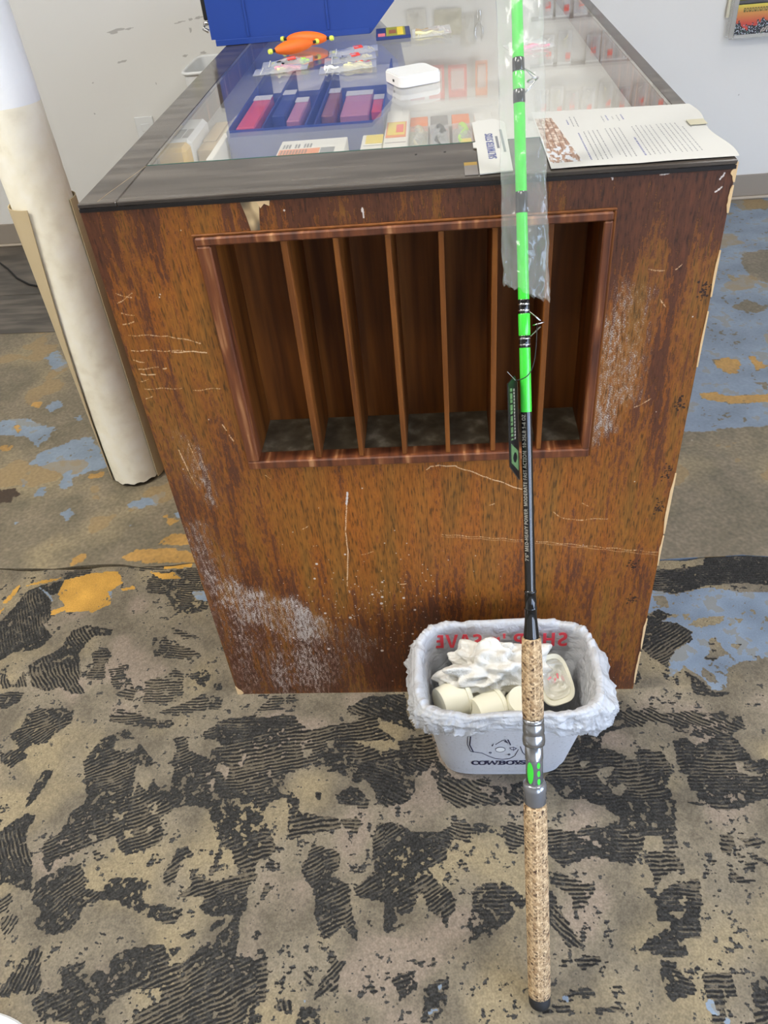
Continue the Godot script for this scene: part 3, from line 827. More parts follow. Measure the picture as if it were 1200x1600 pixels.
func front_images() -> Array:
	var w := 1216
	var h := 1530
	var wide := PackedFloat32Array()
	for r in VARNISH:
		for c in r:
			wide.append(c)
	var vi := Image.create_from_data(8, 12, false, Image.FORMAT_RF, wide.to_byte_array())
	vi.resize(w, h, Image.INTERPOLATE_CUBIC)
	var vn := vi.get_data().to_float32_array()
	# dust and rub marks
	var zones := [[0, 46, 0, -378, 290, -345, 322, -300, 305, -261, 275, -188, 232, -124, 186, -90, 150, -110, 90, -160, 40, -200, 8, -378, 8], [0, 84, 0, -372, 292, -345, 330, -280, 300, -215, 262, -160, 205, -190, 165, -260, 170, -330, 215], [0, 64, 0, -330, 150, -220, 140, -200, 40, -300, 20], [0, 62, 0, 258, 830, 301, 836, 313, 690, 296, 632, 254, 575, 250, 690], [0, 55, 0, -366, 640, -322, 630, -318, 480, -340, 470, -352, 540], [0, 50, 0, -378, 470, -330, 440, -320, 330, -378, 300]]
	var zl := []
	for z in zones:
		var q: Array = z.duplicate()
		for k in range(3, q.size(), 2):
			q[k + 1] = int(H * 1000.0) - q[k + 1]
		zl.append(q)
	var mk := masks(zl, -W / 2, 0.0, W, H, w / 36, h / 36, w, h)
	var dust: PackedFloat32Array = mk[0]
	var g1 := nbytes(noise(201, 0.055, 4), w, h, 1, 18)
	var g2 := nbytes(noise(202, 0.2, 3), w, h, 1, 10)
	var g3 := nbytes(noise(203, 0.011, 4), w, h, 1, 6)
	var sp := nbytes(noise(204, 0.3, 2), w, h)
	var g4 := nbytes(noise(205, 0.09, 3), w, h, 1, 3)
	var out := PackedByteArray()
	out.resize(w * h * 3)
	var hgt := PackedByteArray()
	hgt.resize(w * h)
	for j in h:
		for i in w:
			var k := j * w + i
			var a := g1[k] * 0.00392 - 0.5
			var b := g2[k] * 0.00392 - 0.5
			var c := g3[k] * 0.00392 - 0.5
			var s := sp[k] * 0.00392 - 0.5
			var d := g4[k] * 0.00392 - 0.5
			var col := Vector3(146, 88, 32) * (1.0 + a * 0.30 + b * 0.42 + d * 0.14 + c * 0.16)
			col += Vector3(10, -4, -6) * c * 2.0
			var hg := 130.0 + a * 60.0 + b * 40.0
			var e := vn[k] + c * 0.50 + a * 0.46 + b * 0.40 + d * 0.34 + s * 0.1
			if e > 0.62:
				col = Vector3(84, 48, 30) * (1.0 + a * 0.35 + b * 0.3 + d * 0.3 + s * 0.12)
				hg += 30.0
			elif e > 0.5:
				col = col.lerp(Vector3(108, 62, 33) * (1.0 + b * 0.5), 0.6)
				hg += 14.0
			if b + d * 0.5 < -0.24:
				col *= 0.78
				hg -= 40.0
			var u := dust[k]
			if u > 0.05:
				var m := u + s * 1.6 + b * 0.25 + c * 0.8 + a * 0.2 + d * 0.9 - 0.06
				if m > 1.0:
					col = Vector3(190, 178, 166) * (1.0 + s * 0.1)
				elif m > 0.72:
					col = col.lerp(Vector3(168, 152, 140), 0.5)
				elif m > 0.52:
					col = col.lerp(Vector3(160, 140, 130), 0.3)
			out[k * 3] = clampi(int(col.x), 0, 255)
			out[k * 3 + 1] = clampi(int(col.y), 0, 255)
			out[k * 3 + 2] = clampi(int(col.z), 0, 255)
			hgt[k] = clampi(int(hg), 0, 255)
	var im := Image.create_from_data(w, h, false, Image.FORMAT_RGB8, out)
	# paint splashes and scratches
	var px := w / W
	for n in 330:
		var p := Vector2(rng.randfn(-0.10, 0.10), rng.randfn(0.235, 0.075))
		if n > 280:
			p = Vector2(rng.randf_range(-0.37, 0.37), rng.randf_range(0.02, 0.95))
		spot(im, int((p.x + W / 2) * px), int((H - p.y) * px), rng.randf_range(0.7, 2.0) if n % 14 or n > 280 else rng.randf_range(2.5, 5.0), rgb8(206, 190, 180))
	for q in SCRATCHES:
		for k in range(1, q.size() - 3, 2):
			var p := Vector2(q[k] * 0.001 + W / 2, H - q[k + 1] * 0.001) * px
			var r := Vector2(q[k + 2] * 0.001 + W / 2, H - q[k + 3] * 0.001) * px
			var steps := int(p.distance_to(r)) + 1
			for t in steps + 1:
				var o := p.lerp(r, float(t) / steps) + Vector2(0, sin(t * 0.11) * 1.5)
				if rng.randf() < 0.8:
					spot(im, int(o.x), int(o.y), q[0] * 0.42 * rng.randf_range(0.6, 1.2), rgb8(216, 178, 138) if q[0] < 4 else rgb8(214, 204, 196))
	# dark knots and worn nail holes down the right side
	for p in [Vector2(0.374, 0.808), Vector2(0.37, 0.643), Vector2(0.369, 0.52), Vector2(0.369, 0.451), Vector2(0.352, 0.25), Vector2(0.345, 0.33)]:
		for n in 26:
			spot(im, int((p.x + W / 2 + rng.randfn(0, 0.004)) * px), int((H - p.y + rng.randfn(0, 0.007)) * px), rng.randf_range(1.0, 3.0), rgb8(48, 28, 22))
	return [im, Image.create_from_data(w, h, false, Image.FORMAT_L8, hgt)]

func spot(im: Image, x: int, y: int, r: float, c: Color) -> void:
	var n := int(ceil(r))
	for j in range(-n, n + 1):
		for i in range(-n, n + 1):
			if i * i + j * j <= r * r + 0.2 and x + i >= 0 and y + j >= 0 and x + i < im.get_width() and y + j < im.get_height():
				im.set_pixel(x + i, y + j, c)

# ---------------------------------------------------------------- the room
const X0 := -3.3
const X1 := 3.0
const Z1 := 3.4
const CEIL := 2.8

# wall along x at depth z, or along z at x, with a rectangular opening (a0..a1, y0..y1)
func wall_with_opening(n: String, along_x: bool, at: float, out_dir: float, s0: float, s1: float, a0: float, a1: float, y0: float, y1: float) -> void:
	var o := structure(n)
	var t := 0.15
	for r in [[s0, a0, 0.0, CEIL], [a1, s1, 0.0, CEIL], [a0, a1, 0.0, y0], [a0, a1, y1, CEIL]]:
		if r[1] - r[0] < 0.01 or r[3] - r[2] < 0.01:
			continue
		var p := Vector3(r[0], r[2], at) if along_x else Vector3(at, r[2], r[0])
		var q := Vector3(r[1], r[3], at + out_dir * t) if along_x else Vector3(at + out_dir * t, r[3], r[1])
		boxed("wall_section", p, q, mats.wall_paint, o, 0.0)

func window_frame(n: String, along_x: bool, at: float, a0: float, a1: float, y0: float, y1: float, bars: int) -> void:
	var o := structure(n)
	var m: Material = mats.seat_silver
	var r := 0.025
	for k in bars + 1:
		var a := lerpf(a0 + r, a1 - r, float(k) / bars)
		boxed("mullion", Vector3(a - r, y0, at - 0.03) if along_x else Vector3(at - 0.03, y0, a - r), Vector3(a + r, y1, at + 0.03) if along_x else Vector3(at + 0.03, y1, a + r), m, o, 0.003)
	for y in [y0 + r, y1 - r]:
		boxed("rail", Vector3(a0, y - r, at - 0.03) if along_x else Vector3(at - 0.03, y - r, a0), Vector3(a1, y + r, at + 0.03) if along_x else Vector3(at + 0.03, y + r, a1), m, o, 0.003)
	for k in bars:
		var a := lerpf(a0 + r, a1 - r, float(k) / bars) + r
		var b := lerpf(a0 + r, a1 - r, float(k + 1) / bars) - r
		boxed("pane", Vector3(a, y0 + 0.05, at - 0.003) if along_x else Vector3(at - 0.003, y0 + 0.05, a), Vector3(b, y1 - 0.05, at + 0.003) if along_x else Vector3(at + 0.003, y1 - 0.05, b), mats.glass, o, 0.0)

func build_room() -> void:
	# floor: two slabs meeting at a broken joint
	var fl := structure("floor")
	var near := floor_images(FLOOR_NEAR, -1.10, -0.40, 1.96, 1.04, 2048, 1088, true)
	var m := mat("scraped_concrete", Color.WHITE, 0.7, 0.0, 0.35)
	m.albedo_texture = tex(near[0])
	bump(m, near[1], 0.10)
	var far := floor_images(FLOOR_FAR, -2.2, -2.47, 4.0, 2.12, 1536, 816, false)
	var m2 := mat("painted_concrete", Color.WHITE, 0.5)
	m2.albedo_texture = tex(far[0])
	bump(m2, far[1], 0.05)
	var jn := noise(301, 3.0, 4)
	var gn := noise(302, 5.0, 3)
	for s in 2:
		var st := surf()
		var n := 160
		for i in n:
			for k in 1:
				var xs := [lerpf(X0 - 0.2, X1 + 0.2, float(i) / n), lerpf(X0 - 0.2, X1 + 0.2, float(i + 1) / n)]
				var e := []
				for x in xs:
					var j: float = -0.362 + 0.02 * jn.get_noise_1d(x) + 0.012 * sin(x * 2.0)
					var g: float = 0.0012 + 0.011 * maxf(gn.get_noise_1d(x) + 0.05, 0.0)
					e.append(j + g if s == 0 else j - g)
				var zz := Z1 + 0.2 if s == 0 else BACK - 0.2
				var y := 0.0
				var v := [Vector3(xs[0], y, e[0]), Vector3(xs[1], y, e[1]), Vector3(xs[1], y, zz), Vector3(xs[0], y, zz)]
				var order := [0, 1, 2, 0, 2, 3] if s == 0 else [0, 2, 1, 0, 3, 2]
				var lip := [Vector3(xs[0], y, e[0]), Vector3(xs[0], -0.03, e[0]), Vector3(xs[1], -0.03, e[1]), Vector3(xs[1], y, e[1])]
				st.set_smooth_group(-1)
				for w in order:
					var p: Vector3 = v[w]
					st.set_uv(Vector2((p.x + 1.10) / 1.96, (p.z + 0.40) / 1.04) if s == 0 else Vector2((p.x + 2.2) / 4.0, (p.z + 2.47) / 2.12))
					st.add_vertex(p)
				for w in ([0, 1, 2, 0, 2, 3] if s == 0 else [0, 2, 1, 0, 3, 2]):
					var p: Vector3 = lip[w]
					st.set_uv(Vector2((p.x + 1.10) / 1.96, (p.z + 0.40 + p.y) / 1.04))
					st.add_vertex(p)
		part("slab", st, m if s == 0 else m2, fl)
	boxed("subfloor", Vector3(X0 - 0.2, -0.2, BACK - 0.2), Vector3(X1 + 0.2, -0.03, Z1 + 0.2), mats.groove, fl, 0.0)
	var ce := structure("ceiling")
	boxed("ceiling_slab", Vector3(X0 - 0.2, CEIL, BACK - 0.2), Vector3(X1 + 0.2, CEIL + 0.15, Z1 + 0.2), mats.ceiling_paint, ce, 0.0)
	var wb := structure("wall_back")
	boxed("wall_section", Vector3(X0 - 0.15, 0, BACK - 0.15), Vector3(X1 + 0.15, CEIL, BACK), mats.wall_paint, wb, 0.0)
	var wl := structure("wall_left")
	boxed("wall_section", Vector3(X0 - 0.15, 0, BACK), Vector3(X0, CEIL, Z1), mats.wall_paint, wl, 0.0)
	wall_with_opening("wall_right", false, X1, 1.0, BACK, Z1, 0.9, 3.0, 0.2, 2.4)
	wall_with_opening("wall_front", true, Z1, 1.0, X0 - 0.15, X1 + 0.15, 1.1, 2.9, 0.2, 2.45)
	window_frame("window_1", true, Z1 + 0.07, 1.1, 2.9, 0.2, 2.45, 2)
	window_frame("window_2", false, X1 + 0.07, 0.9, 3.0, 0.2, 2.4, 2)
	var bb := structure("baseboard_back")
	boxed("cove_strip", Vector3(X0, 0.012, BACK), Vector3(X1, 0.098, BACK + 0.006), mats.baseboard_vinyl, bb, 0.002)
	boxed("cove_toe", Vector3(X0, 0.0, BACK), Vector3(X1, 0.012, BACK + 0.016), mat("cove_toe", rgb8(178, 166, 150), 0.5), bb, 0.004)
	# ceiling lamps with diffusers
	var spots := [[Vector3(-1.75, CEIL, 0.25), "flat fluorescent ceiling lamp on the column side", Color(1.0, 0.985, 0.955), 15.0], [Vector3(-0.2, CEIL, 1.1), "flat fluorescent ceiling lamp above the near floor", Color(1.0, 0.985, 0.96), 2.5], [Vector3(1.5, CEIL, 0.4), "flat fluorescent ceiling lamp right of the counter", Color(1.0, 0.995, 0.985), 7.0], [Vector3(1.6, CEIL, -1.5), "flat fluorescent ceiling lamp by the back wall", Color(0.98, 0.98, 1.0), 2.0]]
	var dm := mat("lamp_diffuser", Color(1, 0.97, 0.92), 0.5)
	dm.emission_enabled = true
	dm.emission = Color(1, 0.97, 0.92)
	dm.emission_energy_multiplier = 3.0
	for q in spots:
		var t := thing("ceiling_lamp", q[1], "lamp", q[0], "ceiling lamps")
		boxed("housing", Vector3(-0.62, -0.05, -0.16), Vector3(0.62, 0.0, 0.16), mats.white_plastic, t, 0.004)
		boxed("diffuser", Vector3(-0.59, -0.062, -0.13), Vector3(0.59, -0.05, 0.13), dm, t, 0.003)
		var l := AreaLight3D.new()
		l.name = "lamp_light"
		l.area_size = Vector2(1.18, 0.26)
		l.light_color = q[2]
		l.light_energy = q[3]
		l.shadow_enabled = true
		l.position = Vector3(0, -0.07, 0)
		l.rotation_degrees = Vector3(-90, 0, 0)
		t.add_child(l)

# ---------------------------------------------------------------- the counter
func build_counter() -> void:
	var t := thing("display_counter", "worn brown wooden shop counter with a row of pigeonholes and a glass top", "counter")
	var fi := front_images()
	var fm := mat("worn_veneer", Color.WHITE, 0.42)
	fm.albedo_texture = tex(fi[0])
	bump(fm, fi[1], 0.035)
	var d := 2.05
	var ox0 := -0.2505
	var ox1 := 0.2525
	var oy0 := 0.5605
	var oy1 := 0.9165
	var yt := H - 0.006
	# front panel with its opening
	var st := surf()
	for r in [[-W / 2, ox0 + 0.004, 0.0, yt], [ox1 - 0.004, W / 2, 0.0, yt], [ox0 + 0.004, ox1 - 0.004, 0.0, oy0 + 0.004], [ox0 + 0.004, ox1 - 0.004, oy1 - 0.004, yt]]:
		var c := [Vector3(r[0], r[3], 0), Vector3(r[1], r[3], 0), Vector3(r[1], r[2], 0), Vector3(r[0], r[2], 0)]
		for w in [0, 1, 2, 0, 2, 3]:
			var p: Vector3 = c[w]
			st.set_uv(Vector2((p.x + W / 2) / W, (H - p.y) / H))
			st.add_vertex(p)
		for w in [0, 2, 1, 0, 3, 2]:
			var p: Vector3 = c[w] - Vector3(0, 0, 0.018)
			st.set_uv(Vector2((p.x + W / 2) / W, (H - p.y) / H))
			st.add_vertex(p)
		for q in 4:
			var a: Vector3 = c[q]
			var b: Vector3 = c[(q + 1) % 4]
			var bk := Vector3(0, 0, -0.018)
			for p in [a, b + bk, b, a, a + bk, b + bk]:
				st.set_uv(Vector2((p.x + W / 2) / W, (H - p.y) / H))
				st.add_vertex(p)
	part("front_panel", st, fm, t)
	for s in [-1, 1]:
		boxed("side_panel", Vector3(s * W / 2, 0.0, -d), Vector3(s * (W / 2 - 0.016), yt, -0.0185), mats.trim_wood, t, 0.001)
	boxed("back_panel", Vector3(-W / 2 + 0.0165, 0.0, -d), Vector3(W / 2 - 0.0165, 0.9, -d + 0.016), mats.trim_wood, t, 0.001)
	# frame round the pigeonholes
	var fz := 0.0065
	boxed("frame_rail", Vector3(ox0, oy1 - 0.0105, -0.02), Vector3(ox1, oy1, fz), mats.trim_wood, t, 0.0018)
	boxed("frame_rail", Vector3(ox0, oy0, -0.02), Vector3(ox1, oy0 + 0.0145, fz), mats.trim_wood, t, 0.0018)
	boxed("frame_stile", Vector3(ox0, oy0 + 0.0147, -0.02), Vector3(-0.2325, oy1 - 0.0107, fz), mats.trim_wood, t, 0.0018)
	boxed("frame_stile", Vector3(0.2415, oy0 + 0.0147, -0.02), Vector3(ox1, oy1 - 0.0107, fz), mats.trim_wood, t, 0.0018)
	boxed("frame_bead", Vector3(ox0 - 0.0035, oy1 + 0.0002, 0.0), Vector3(ox1 + 0.0035, oy1 + 0.0032, 0.003), mats.recess_wood, t, 0.0008)
	boxed("frame_bead", Vector3(ox1 + 0.0002, oy0, 0.0), Vector3(ox1 + 0.0035, oy1, 0.003), mats.recess_wood, t, 0.0008)
	var rz := -0.108
	boxed("recess_back", Vector3(-0.2545, 0.556, rz - 0.006), Vector3(0.2545, 0.922, rz), mats.recess_wood, t, 0.0)
	boxed("recess_bottom", Vector3(-0.2545, 0.556, rz + 0.0003), Vector3(0.2545, oy0 + 0.0125, -0.0203), mats.recess_floor, t, 0.0)
	boxed("recess_top", Vector3(-0.2545, oy1 - 0.0085, rz + 0.0003), Vector3(0.2545, 0.922, -0.0203), mats.recess_wood, t, 0.0)
	boxed("recess_side", Vector3(-0.2545, oy0 + 0.013, rz + 0.0003), Vector3(-0.2335, oy1 - 0.009, -0.0203), mats.recess_wood, t, 0.0)
	boxed("recess_side", Vector3(0.2435, oy0 + 0.013, rz + 0.0003), Vector3(0.2545, oy1 - 0.009, -0.0203), mats.recess_wood, t, 0.0)
	var n := 0
	for x in [-0.1425, -0.0785, -0.0145, 0.0495, 0.1145, 0.1805]:
		var th := 0.0042 if n == 0 else 0.0034
		var dv := surf()
		cbox(dv, Vector3(th * 2, oy1 - oy0 - 0.0255, 0.11), 0.0008)
		var o := part("divider", dv, mats.recess_wood, t)
		o.position = Vector3(x, (oy0 + 0.0147 + oy1 - 0.0107) * 0.5, rz + 0.0003 + 0.055)
		o.rotation_degrees = Vector3(0, 0, rng.randf_range(-0.12, 0.12))
		n += 1
	# laminate border round the glass, with its dark edge band
	var gx0 := -0.335
	var gx1 := 0.364
	var gz := -0.132
	var by := H - 0.0055
	boxed("top_border", Vector3(gx0, by, gz), Vector3(W / 2, H, 0.002), mats.laminate, t, 0.001)
	boxed("top_border", Vector3(-W / 2, by, -d), Vector3(gx0 - 0.0006, H, 0.002), mats.laminate, t, 0.001)
	boxed("top_border", Vector3(gx1, by, -d), Vector3(W / 2, H, gz - 0.0006), mats.laminate, t, 0.001)
	boxed("top_border", Vector3(gx0, by, -d), Vector3(gx1 - 0.0006, H, -d + 0.13), mats.laminate, t, 0.001)
	boxed("edge_band", Vector3(-W / 2, H - 0.0105, 0.0003), Vector3(W / 2, H - 0.0057, 0.0016), mats.edge_band, t, 0.0004)
	boxed("glass_pane", Vector3(gx0 + 0.001, H - 0.004, -d + 0.131), Vector3(gx1 - 0.001, H + 0.0005, gz - 0.0014), mats.glass, t, 0.0)
	boxed("glass_rim", Vector3(gx0 + 0.001, H - 0.004, gz - 0.0013), Vector3(gx1 - 0.001, H + 0.0004, gz - 0.0006), mats.glass_edge, t, 0.0)
	# shallow tray under the glass
	boxed("tray_floor", Vector3(-W / 2 + 0.0165, 0.895, -d + 0.017), Vector3(W / 2 - 0.0165, 0.9, -0.115), mats.white_card, t, 0.0)
	boxed("tray_front", Vector3(-W / 2 + 0.0165, 0.9002, -0.128), Vector3(W / 2 - 0.0165, by - 0.0002, -0.115), mats.recess_wood, t, 0.0)
	# peeled veneer, chipped edges
	st = surf()
	extrude(st, PackedVector2Array([Vector2(-0.187, 0.9575), Vector2(-0.163, 0.957), Vector2(-0.1665, 0.935), Vector2(-0.1685, 0.9195), Vector2(-0.1795, 0.9195), Vector2(-0.182, 0.937)]), 0.0008, Transform3D(Basis.IDENTITY, Vector3(0, 0, 0.0005)))
	part("veneer_tear", st, mats.peeled_veneer, t, "pale torn veneer patch")
	st = surf()
	extrude(st, PackedVector2Array([Vector2(-0.195, 0.9585), Vector2(-0.150, 0.958), Vector2(-0.152, 0.948), Vector2(-0.158, 0.951), Vector2(-0.163, 0.946), Vector2(-0.167, 0.954), Vector2(-0.19, 0.955)]), 0.0007, Transform3D(Basis.IDENTITY, Vector3(0, 0, 0.0006)))
	part("veneer_tear", st, mats.bare_wood, t)
	var chips := [[0.94, 0.962, 0.004], [0.905, 0.936, 0.0028], [0.80, 0.86, 0.0015], [0.70, 0.78, 0.0012], [0.40, 0.52, 0.0032], [0.33, 0.395, 0.0016], [0.12, 0.20, 0.0026], [0.02, 0.11, 0.003]]
	for c in chips:
		var pl := PackedVector2Array()
		var k := 7
		for i in k + 1:
			pl.append(Vector2(W / 2 + 0.0012, lerpf(c[0], c[1], float(i) / k)))
		for i in range(k, -1, -1):
			pl.append(Vector2(W / 2 - c[2] * sin(PI * (i + 0.3) / (k + 0.6)) * rng.randf_range(0.5, 1.3) - 0.0003, lerpf(c[0], c[1], float(i) / k)))
		st = surf()
		extrude(st, pl, 0.0016, Transform3D(Basis.IDENTITY, Vector3(0, 0, 0.0006)))
		part("chipped_edge", st, mats.bare_wood, t)
	st = surf()
	extrude(st, PackedVector2Array([Vector2(-0.3835, 0.026), Vector2(-0.379, 0.017), Vector2(-0.374, 0.012), Vector2(-0.371, 0.004), Vector2(-0.375, 0.0005), Vector2(-0.3835, 0.0005)]), 0.0016, Transform3D(Basis.IDENTITY, Vector3(0, 0, 0.0006)))
	part("chipped_edge", st, mats.bare_wood, t)
	# screws in the border
	for p in [Vector3(0.022, H, -0.098), Vector3(0.058, H, -0.1)]:
		st = surf()
		lathe(st, [Vector2(0.0016, -0.001), Vector2(0.0016, 0.0003), Vector2(0.0, 0.0003)], 10, Transform3D(Basis.IDENTITY, p), true)
		part("screw", st, mats.dark_line, t)
	st = surf()
	tube(st, [Vector3(gx0, H, gz + 0.001), Vector3(-0.356, H, -0.028), Vector3(-0.3595, H + 0.0001, -0.003)], 0.00022, 5)
	part("mitre_line", st, mats.kraft, t)

func build_column() -> void:
	var up := Vector3(-0.0226, 1.0, -0.0435).normalized()
	var sx := Vector3.RIGHT - up * up.x
	sx = sx.normalized()
	var bs := Basis(sx, up, sx.cross(up))
	var c := thing("support_column", "round white painted pipe column standing left of the counter", "column", Vector3(-0.799, 0.0, -0.742))
	c.basis = bs
	var r := 0.0655
	var st := surf()
	var nn := noise(401, 14.0, 4)
	var f := func(u: float, v: float, y0: float, y1: float) -> Vector3:
		var a := TAU * (u if u < 1.0 else 0.0)
		var y := lerpf(y0, y1, v)
		var rr: float = r + 0.0014 * nn.get_noise_3d(cos(a) * 0.3, y, sin(a) * 0.3)
		return Vector3(cos(a) * rr, y, sin(a) * rr)
	grid(st, 48, 70, func(u: float, v: float) -> Vector3: return f.call(u, v, 0.004 + 0.006 * absf(sin(u * 40.0)) * (1.0 - v), 0.918))
	part("lower_shaft", st, mats.column_paint, c)
	st = surf()
	grid(st, 48, 40, func(u: float, v: float) -> Vector3: return f.call(u, v, 0.918, CEIL - 0.02))
	part("upper_shaft", st, mats.column_fresh_paint, c, "fresher white paint")
	# curved tan sheet wrapped round the back and sides
	var g := thing("tan_sheet_sleeve", "tan curved sheet wrapped around the sides of the white column", "sleeve", Vector3(-0.799, 0.0, -0.742))
	g.basis = bs
	var top := 0.728
	var prof := func(u: float, rr: float, v: float) -> Vector3:
		var f0 := deg_to_rad(63.0)
		var a0 := f0 + deg_to_rad(lerpf(88.0, 30.0, v))
		var a1 := f0 + TAU - deg_to_rad(lerpf(38.0, 51.0, v))
		var a := lerpf(a0, a1, u)
		return Vector3(cos(a) * rr, lerpf(0.005, top, v), sin(a) * rr)
	st = surf()
	grid(st, 48, 12, func(u: float, v: float) -> Vector3: return prof.call(u, 0.0722, v), 1)
	grid(st, 48, 12, func(u: float, v: float) -> Vector3: return prof.call(1.0 - u, 0.0700, v), 2)
	for v0 in [0.0, 1.0]:
		grid(st, 48, 1, func(u: float, v: float) -> Vector3: return prof.call(u, lerpf(0.0700, 0.0722, v), v0), 4)
	for u0 in [0.0, 1.0]:
		grid(st, 1, 12, func(u: float, v: float) -> Vector3: return prof.call(u0, lerpf(0.0700, 0.0722, u), v), 5)
	part("sheet", st, mats.tan_sheet, g)

# ---------------------------------------------------------------- wastebasket, liner and rubbish
const BIN_H := 0.262

func bin_ring(a: float, y: float, off: float) -> Vector3:
	var t := y / BIN_H
	var hx := lerpf(0.107, 0.138, t) + off
	var hz := lerpf(0.060, 0.090, t) + off
	var c := cos(a)
	var s := sin(a)
	return Vector3(lerpf(0.126, 0.129, t) + hx * signf(c) * pow(absf(c), 0.42), y, lerpf(0.124, 0.152, t) + hz * signf(s) * pow(absf(s), 0.5))

func build_bin() -> void:
	var b := thing("wastebasket", "small light grey plastic wastebasket with a helmet emblem in front of the counter", "wastebasket")
	var st := surf()
	grid(st, 96, 8, func(u: float, v: float) -> Vector3: return bin_ring(TAU * (u if u < 1.0 else 0.0), 0.0005 + (BIN_H - 0.0005) * v, -0.006 * maxf(0.0, 1.0 - v * 12.0)), 1)
	grid(st, 96, 6, func(u: float, v: float) -> Vector3: return bin_ring(TAU * (u if u < 1.0 else 0.0), 0.006 + (BIN_H - 0.006) * (1.0 - v), -0.003), 2)
	grid(st, 96, 1, func(u: float, v: float) -> Vector3: return bin_ring(TAU * (u if u < 1.0 else 0.0), BIN_H, -0.003 * v), 3)
	grid(st, 96, 4, func(u: float, v: float) -> Vector3: return Vector3(0.126, 0.003, 0.124).lerp(bin_ring(TAU * (u if u < 1.0 else 0.0), 0.003, -0.006), v), 4)
	part("body", st, mats.bin_plastic, b)
	st = surf()
	grid(st, 96, 8, func(u: float, v: float) -> Vector3:
		var a := TAU * v
		return bin_ring(TAU * (u if u < 1.0 else 0.0), BIN_H - 0.002 + 0.004 * sin(a), 0.001 + 0.004 * cos(a)), 1)
	part("rim", st, mats.bin_plastic, b)
	# emblem and lettering, laid on the sloping front
	var sl := atan(0.224)
	var on := func(x: float, y: float, lift: float) -> Vector3:
		var t := y / BIN_H
		var c := clampf(absf(x - lerpf(0.126, 0.129, t)) / (lerpf(0.107, 0.138, t) + lift), 0.0, 0.999)
		var q := pow(c, 1.0 / 0.42)
		return Vector3(x, y, lerpf(0.124, 0.152, t) + (lerpf(0.060, 0.090, t) + lift) * pow(1.0 - q * q, 0.25))
	var em := Node3D.new()
	em.name = "emblem"
	b.add_child(em)
	var stroke := func(pts: Array, r: float) -> void:
		var path := []
		for k in range(0, pts.size() - 2, 2):
			for q in 4:
				var t := q / 4.0
				path.append(on.call(lerpf(pts[k], pts[k + 2], t) * 1e-4, lerpf(pts[k + 1], pts[k + 3], t) * 1e-4, 0.0003))
		path.append(on.call(pts[-2] * 1e-4, pts[-1] * 1e-4, 0.0003))
		var q := surf()
		tube(q, path, r, 6)
		part("outline", q, mats.navy_print, em)
	stroke.call([650, 1848, 643, 1527, 693, 1221], 0.0006)
	stroke.call([696, 1847, 682, 1496, 738, 1205], 0.0011)
	stroke.call([693, 1221, 738, 1205, 874, 1156, 989, 1012, 1105, 898, 1221, 864, 1334, 894, 1420, 1020, 1464, 1299], 0.0006)
	stroke.call([1282, 1719, 1328, 1513], 0.0011)
	stroke.call([1491, 1420, 1537, 1175, 1588, 1049], 0.0008)
	stroke.call([1091, 1518, 1196, 1692, 1238, 1720, 1287, 1573], 0.0005)
	stroke.call([1322, 1378, 1380, 1400, 1433, 1350, 1400, 1290, 1350, 1300, 1322, 1378], 0.0005)
	stroke.call([1380, 1400, 1390, 1240], 0.0005)
	for tr in [[1026, 1459, 1067, 1607, 1050, 1459], [1219, 1648, 1249, 1720, 1287, 1573]]:
		st = surf()
		var p := []
		for k in 3:
			p.append(on.call(tr[k * 2] * 1e-4, tr[k * 2 + 1] * 1e-4, 0.0008))
		for w in [0, 1, 2]:
			st.add_vertex(p[w])
		part("star_point", st, mats.navy_print, em)
	for e in [[1174, 1305, 78, 106, 1], [1015, 1169, 18, 24, 0], [1322, 1085, 18, 24, 0]]:
		var ring := []
		for k in 25:
			var a := TAU * k / 24.0
			ring.append(on.call((e[0] + e[2] * cos(a)) * 1e-4, (e[1] + e[3] * sin(a)) * 1e-4, 0.0005))
		st = surf()
		tube(st, ring, 0.0005, 6)
		part("outline", st, mats.navy_print, em)
		if e[4]:
			st = surf()
			var mid: Vector3 = on.call(e[0] * 1e-4, e[1] * 1e-4, 0.0006)
			for k in 24:
				for v in [mid, ring[k], ring[k + 1]]:
					st.add_vertex(v)
			part("ear_hole", st, mats.white_print, em)
	var word := "COWBOYS"
	var xs := [0.0764, 0.0889, 0.1048, 0.1216, 0.1353, 0.1479, 0.1575]
	for k in 7:
		var y := 0.0705 + 0.0015 * k / 6.0
		lettering("letter", word[k], 0.0185, mats.navy_print, b, Transform3D(Basis(Vector3.RIGHT, sl), on.call(xs[k], y, 0.0008)), true, 0.0006, 0.84)
	# liner turned over the rim
	var lin := thing("bin_liner", "thin white shopping bag with reversed red print lining the grey wastebasket", "plastic bag")
	var n1 := noise(501, 16.0, 3)
	n1.fractal_type = FastNoiseLite.FRACTAL_RIDGED
	var n2 := noise(502, 7.0, 3)
	st = surf()
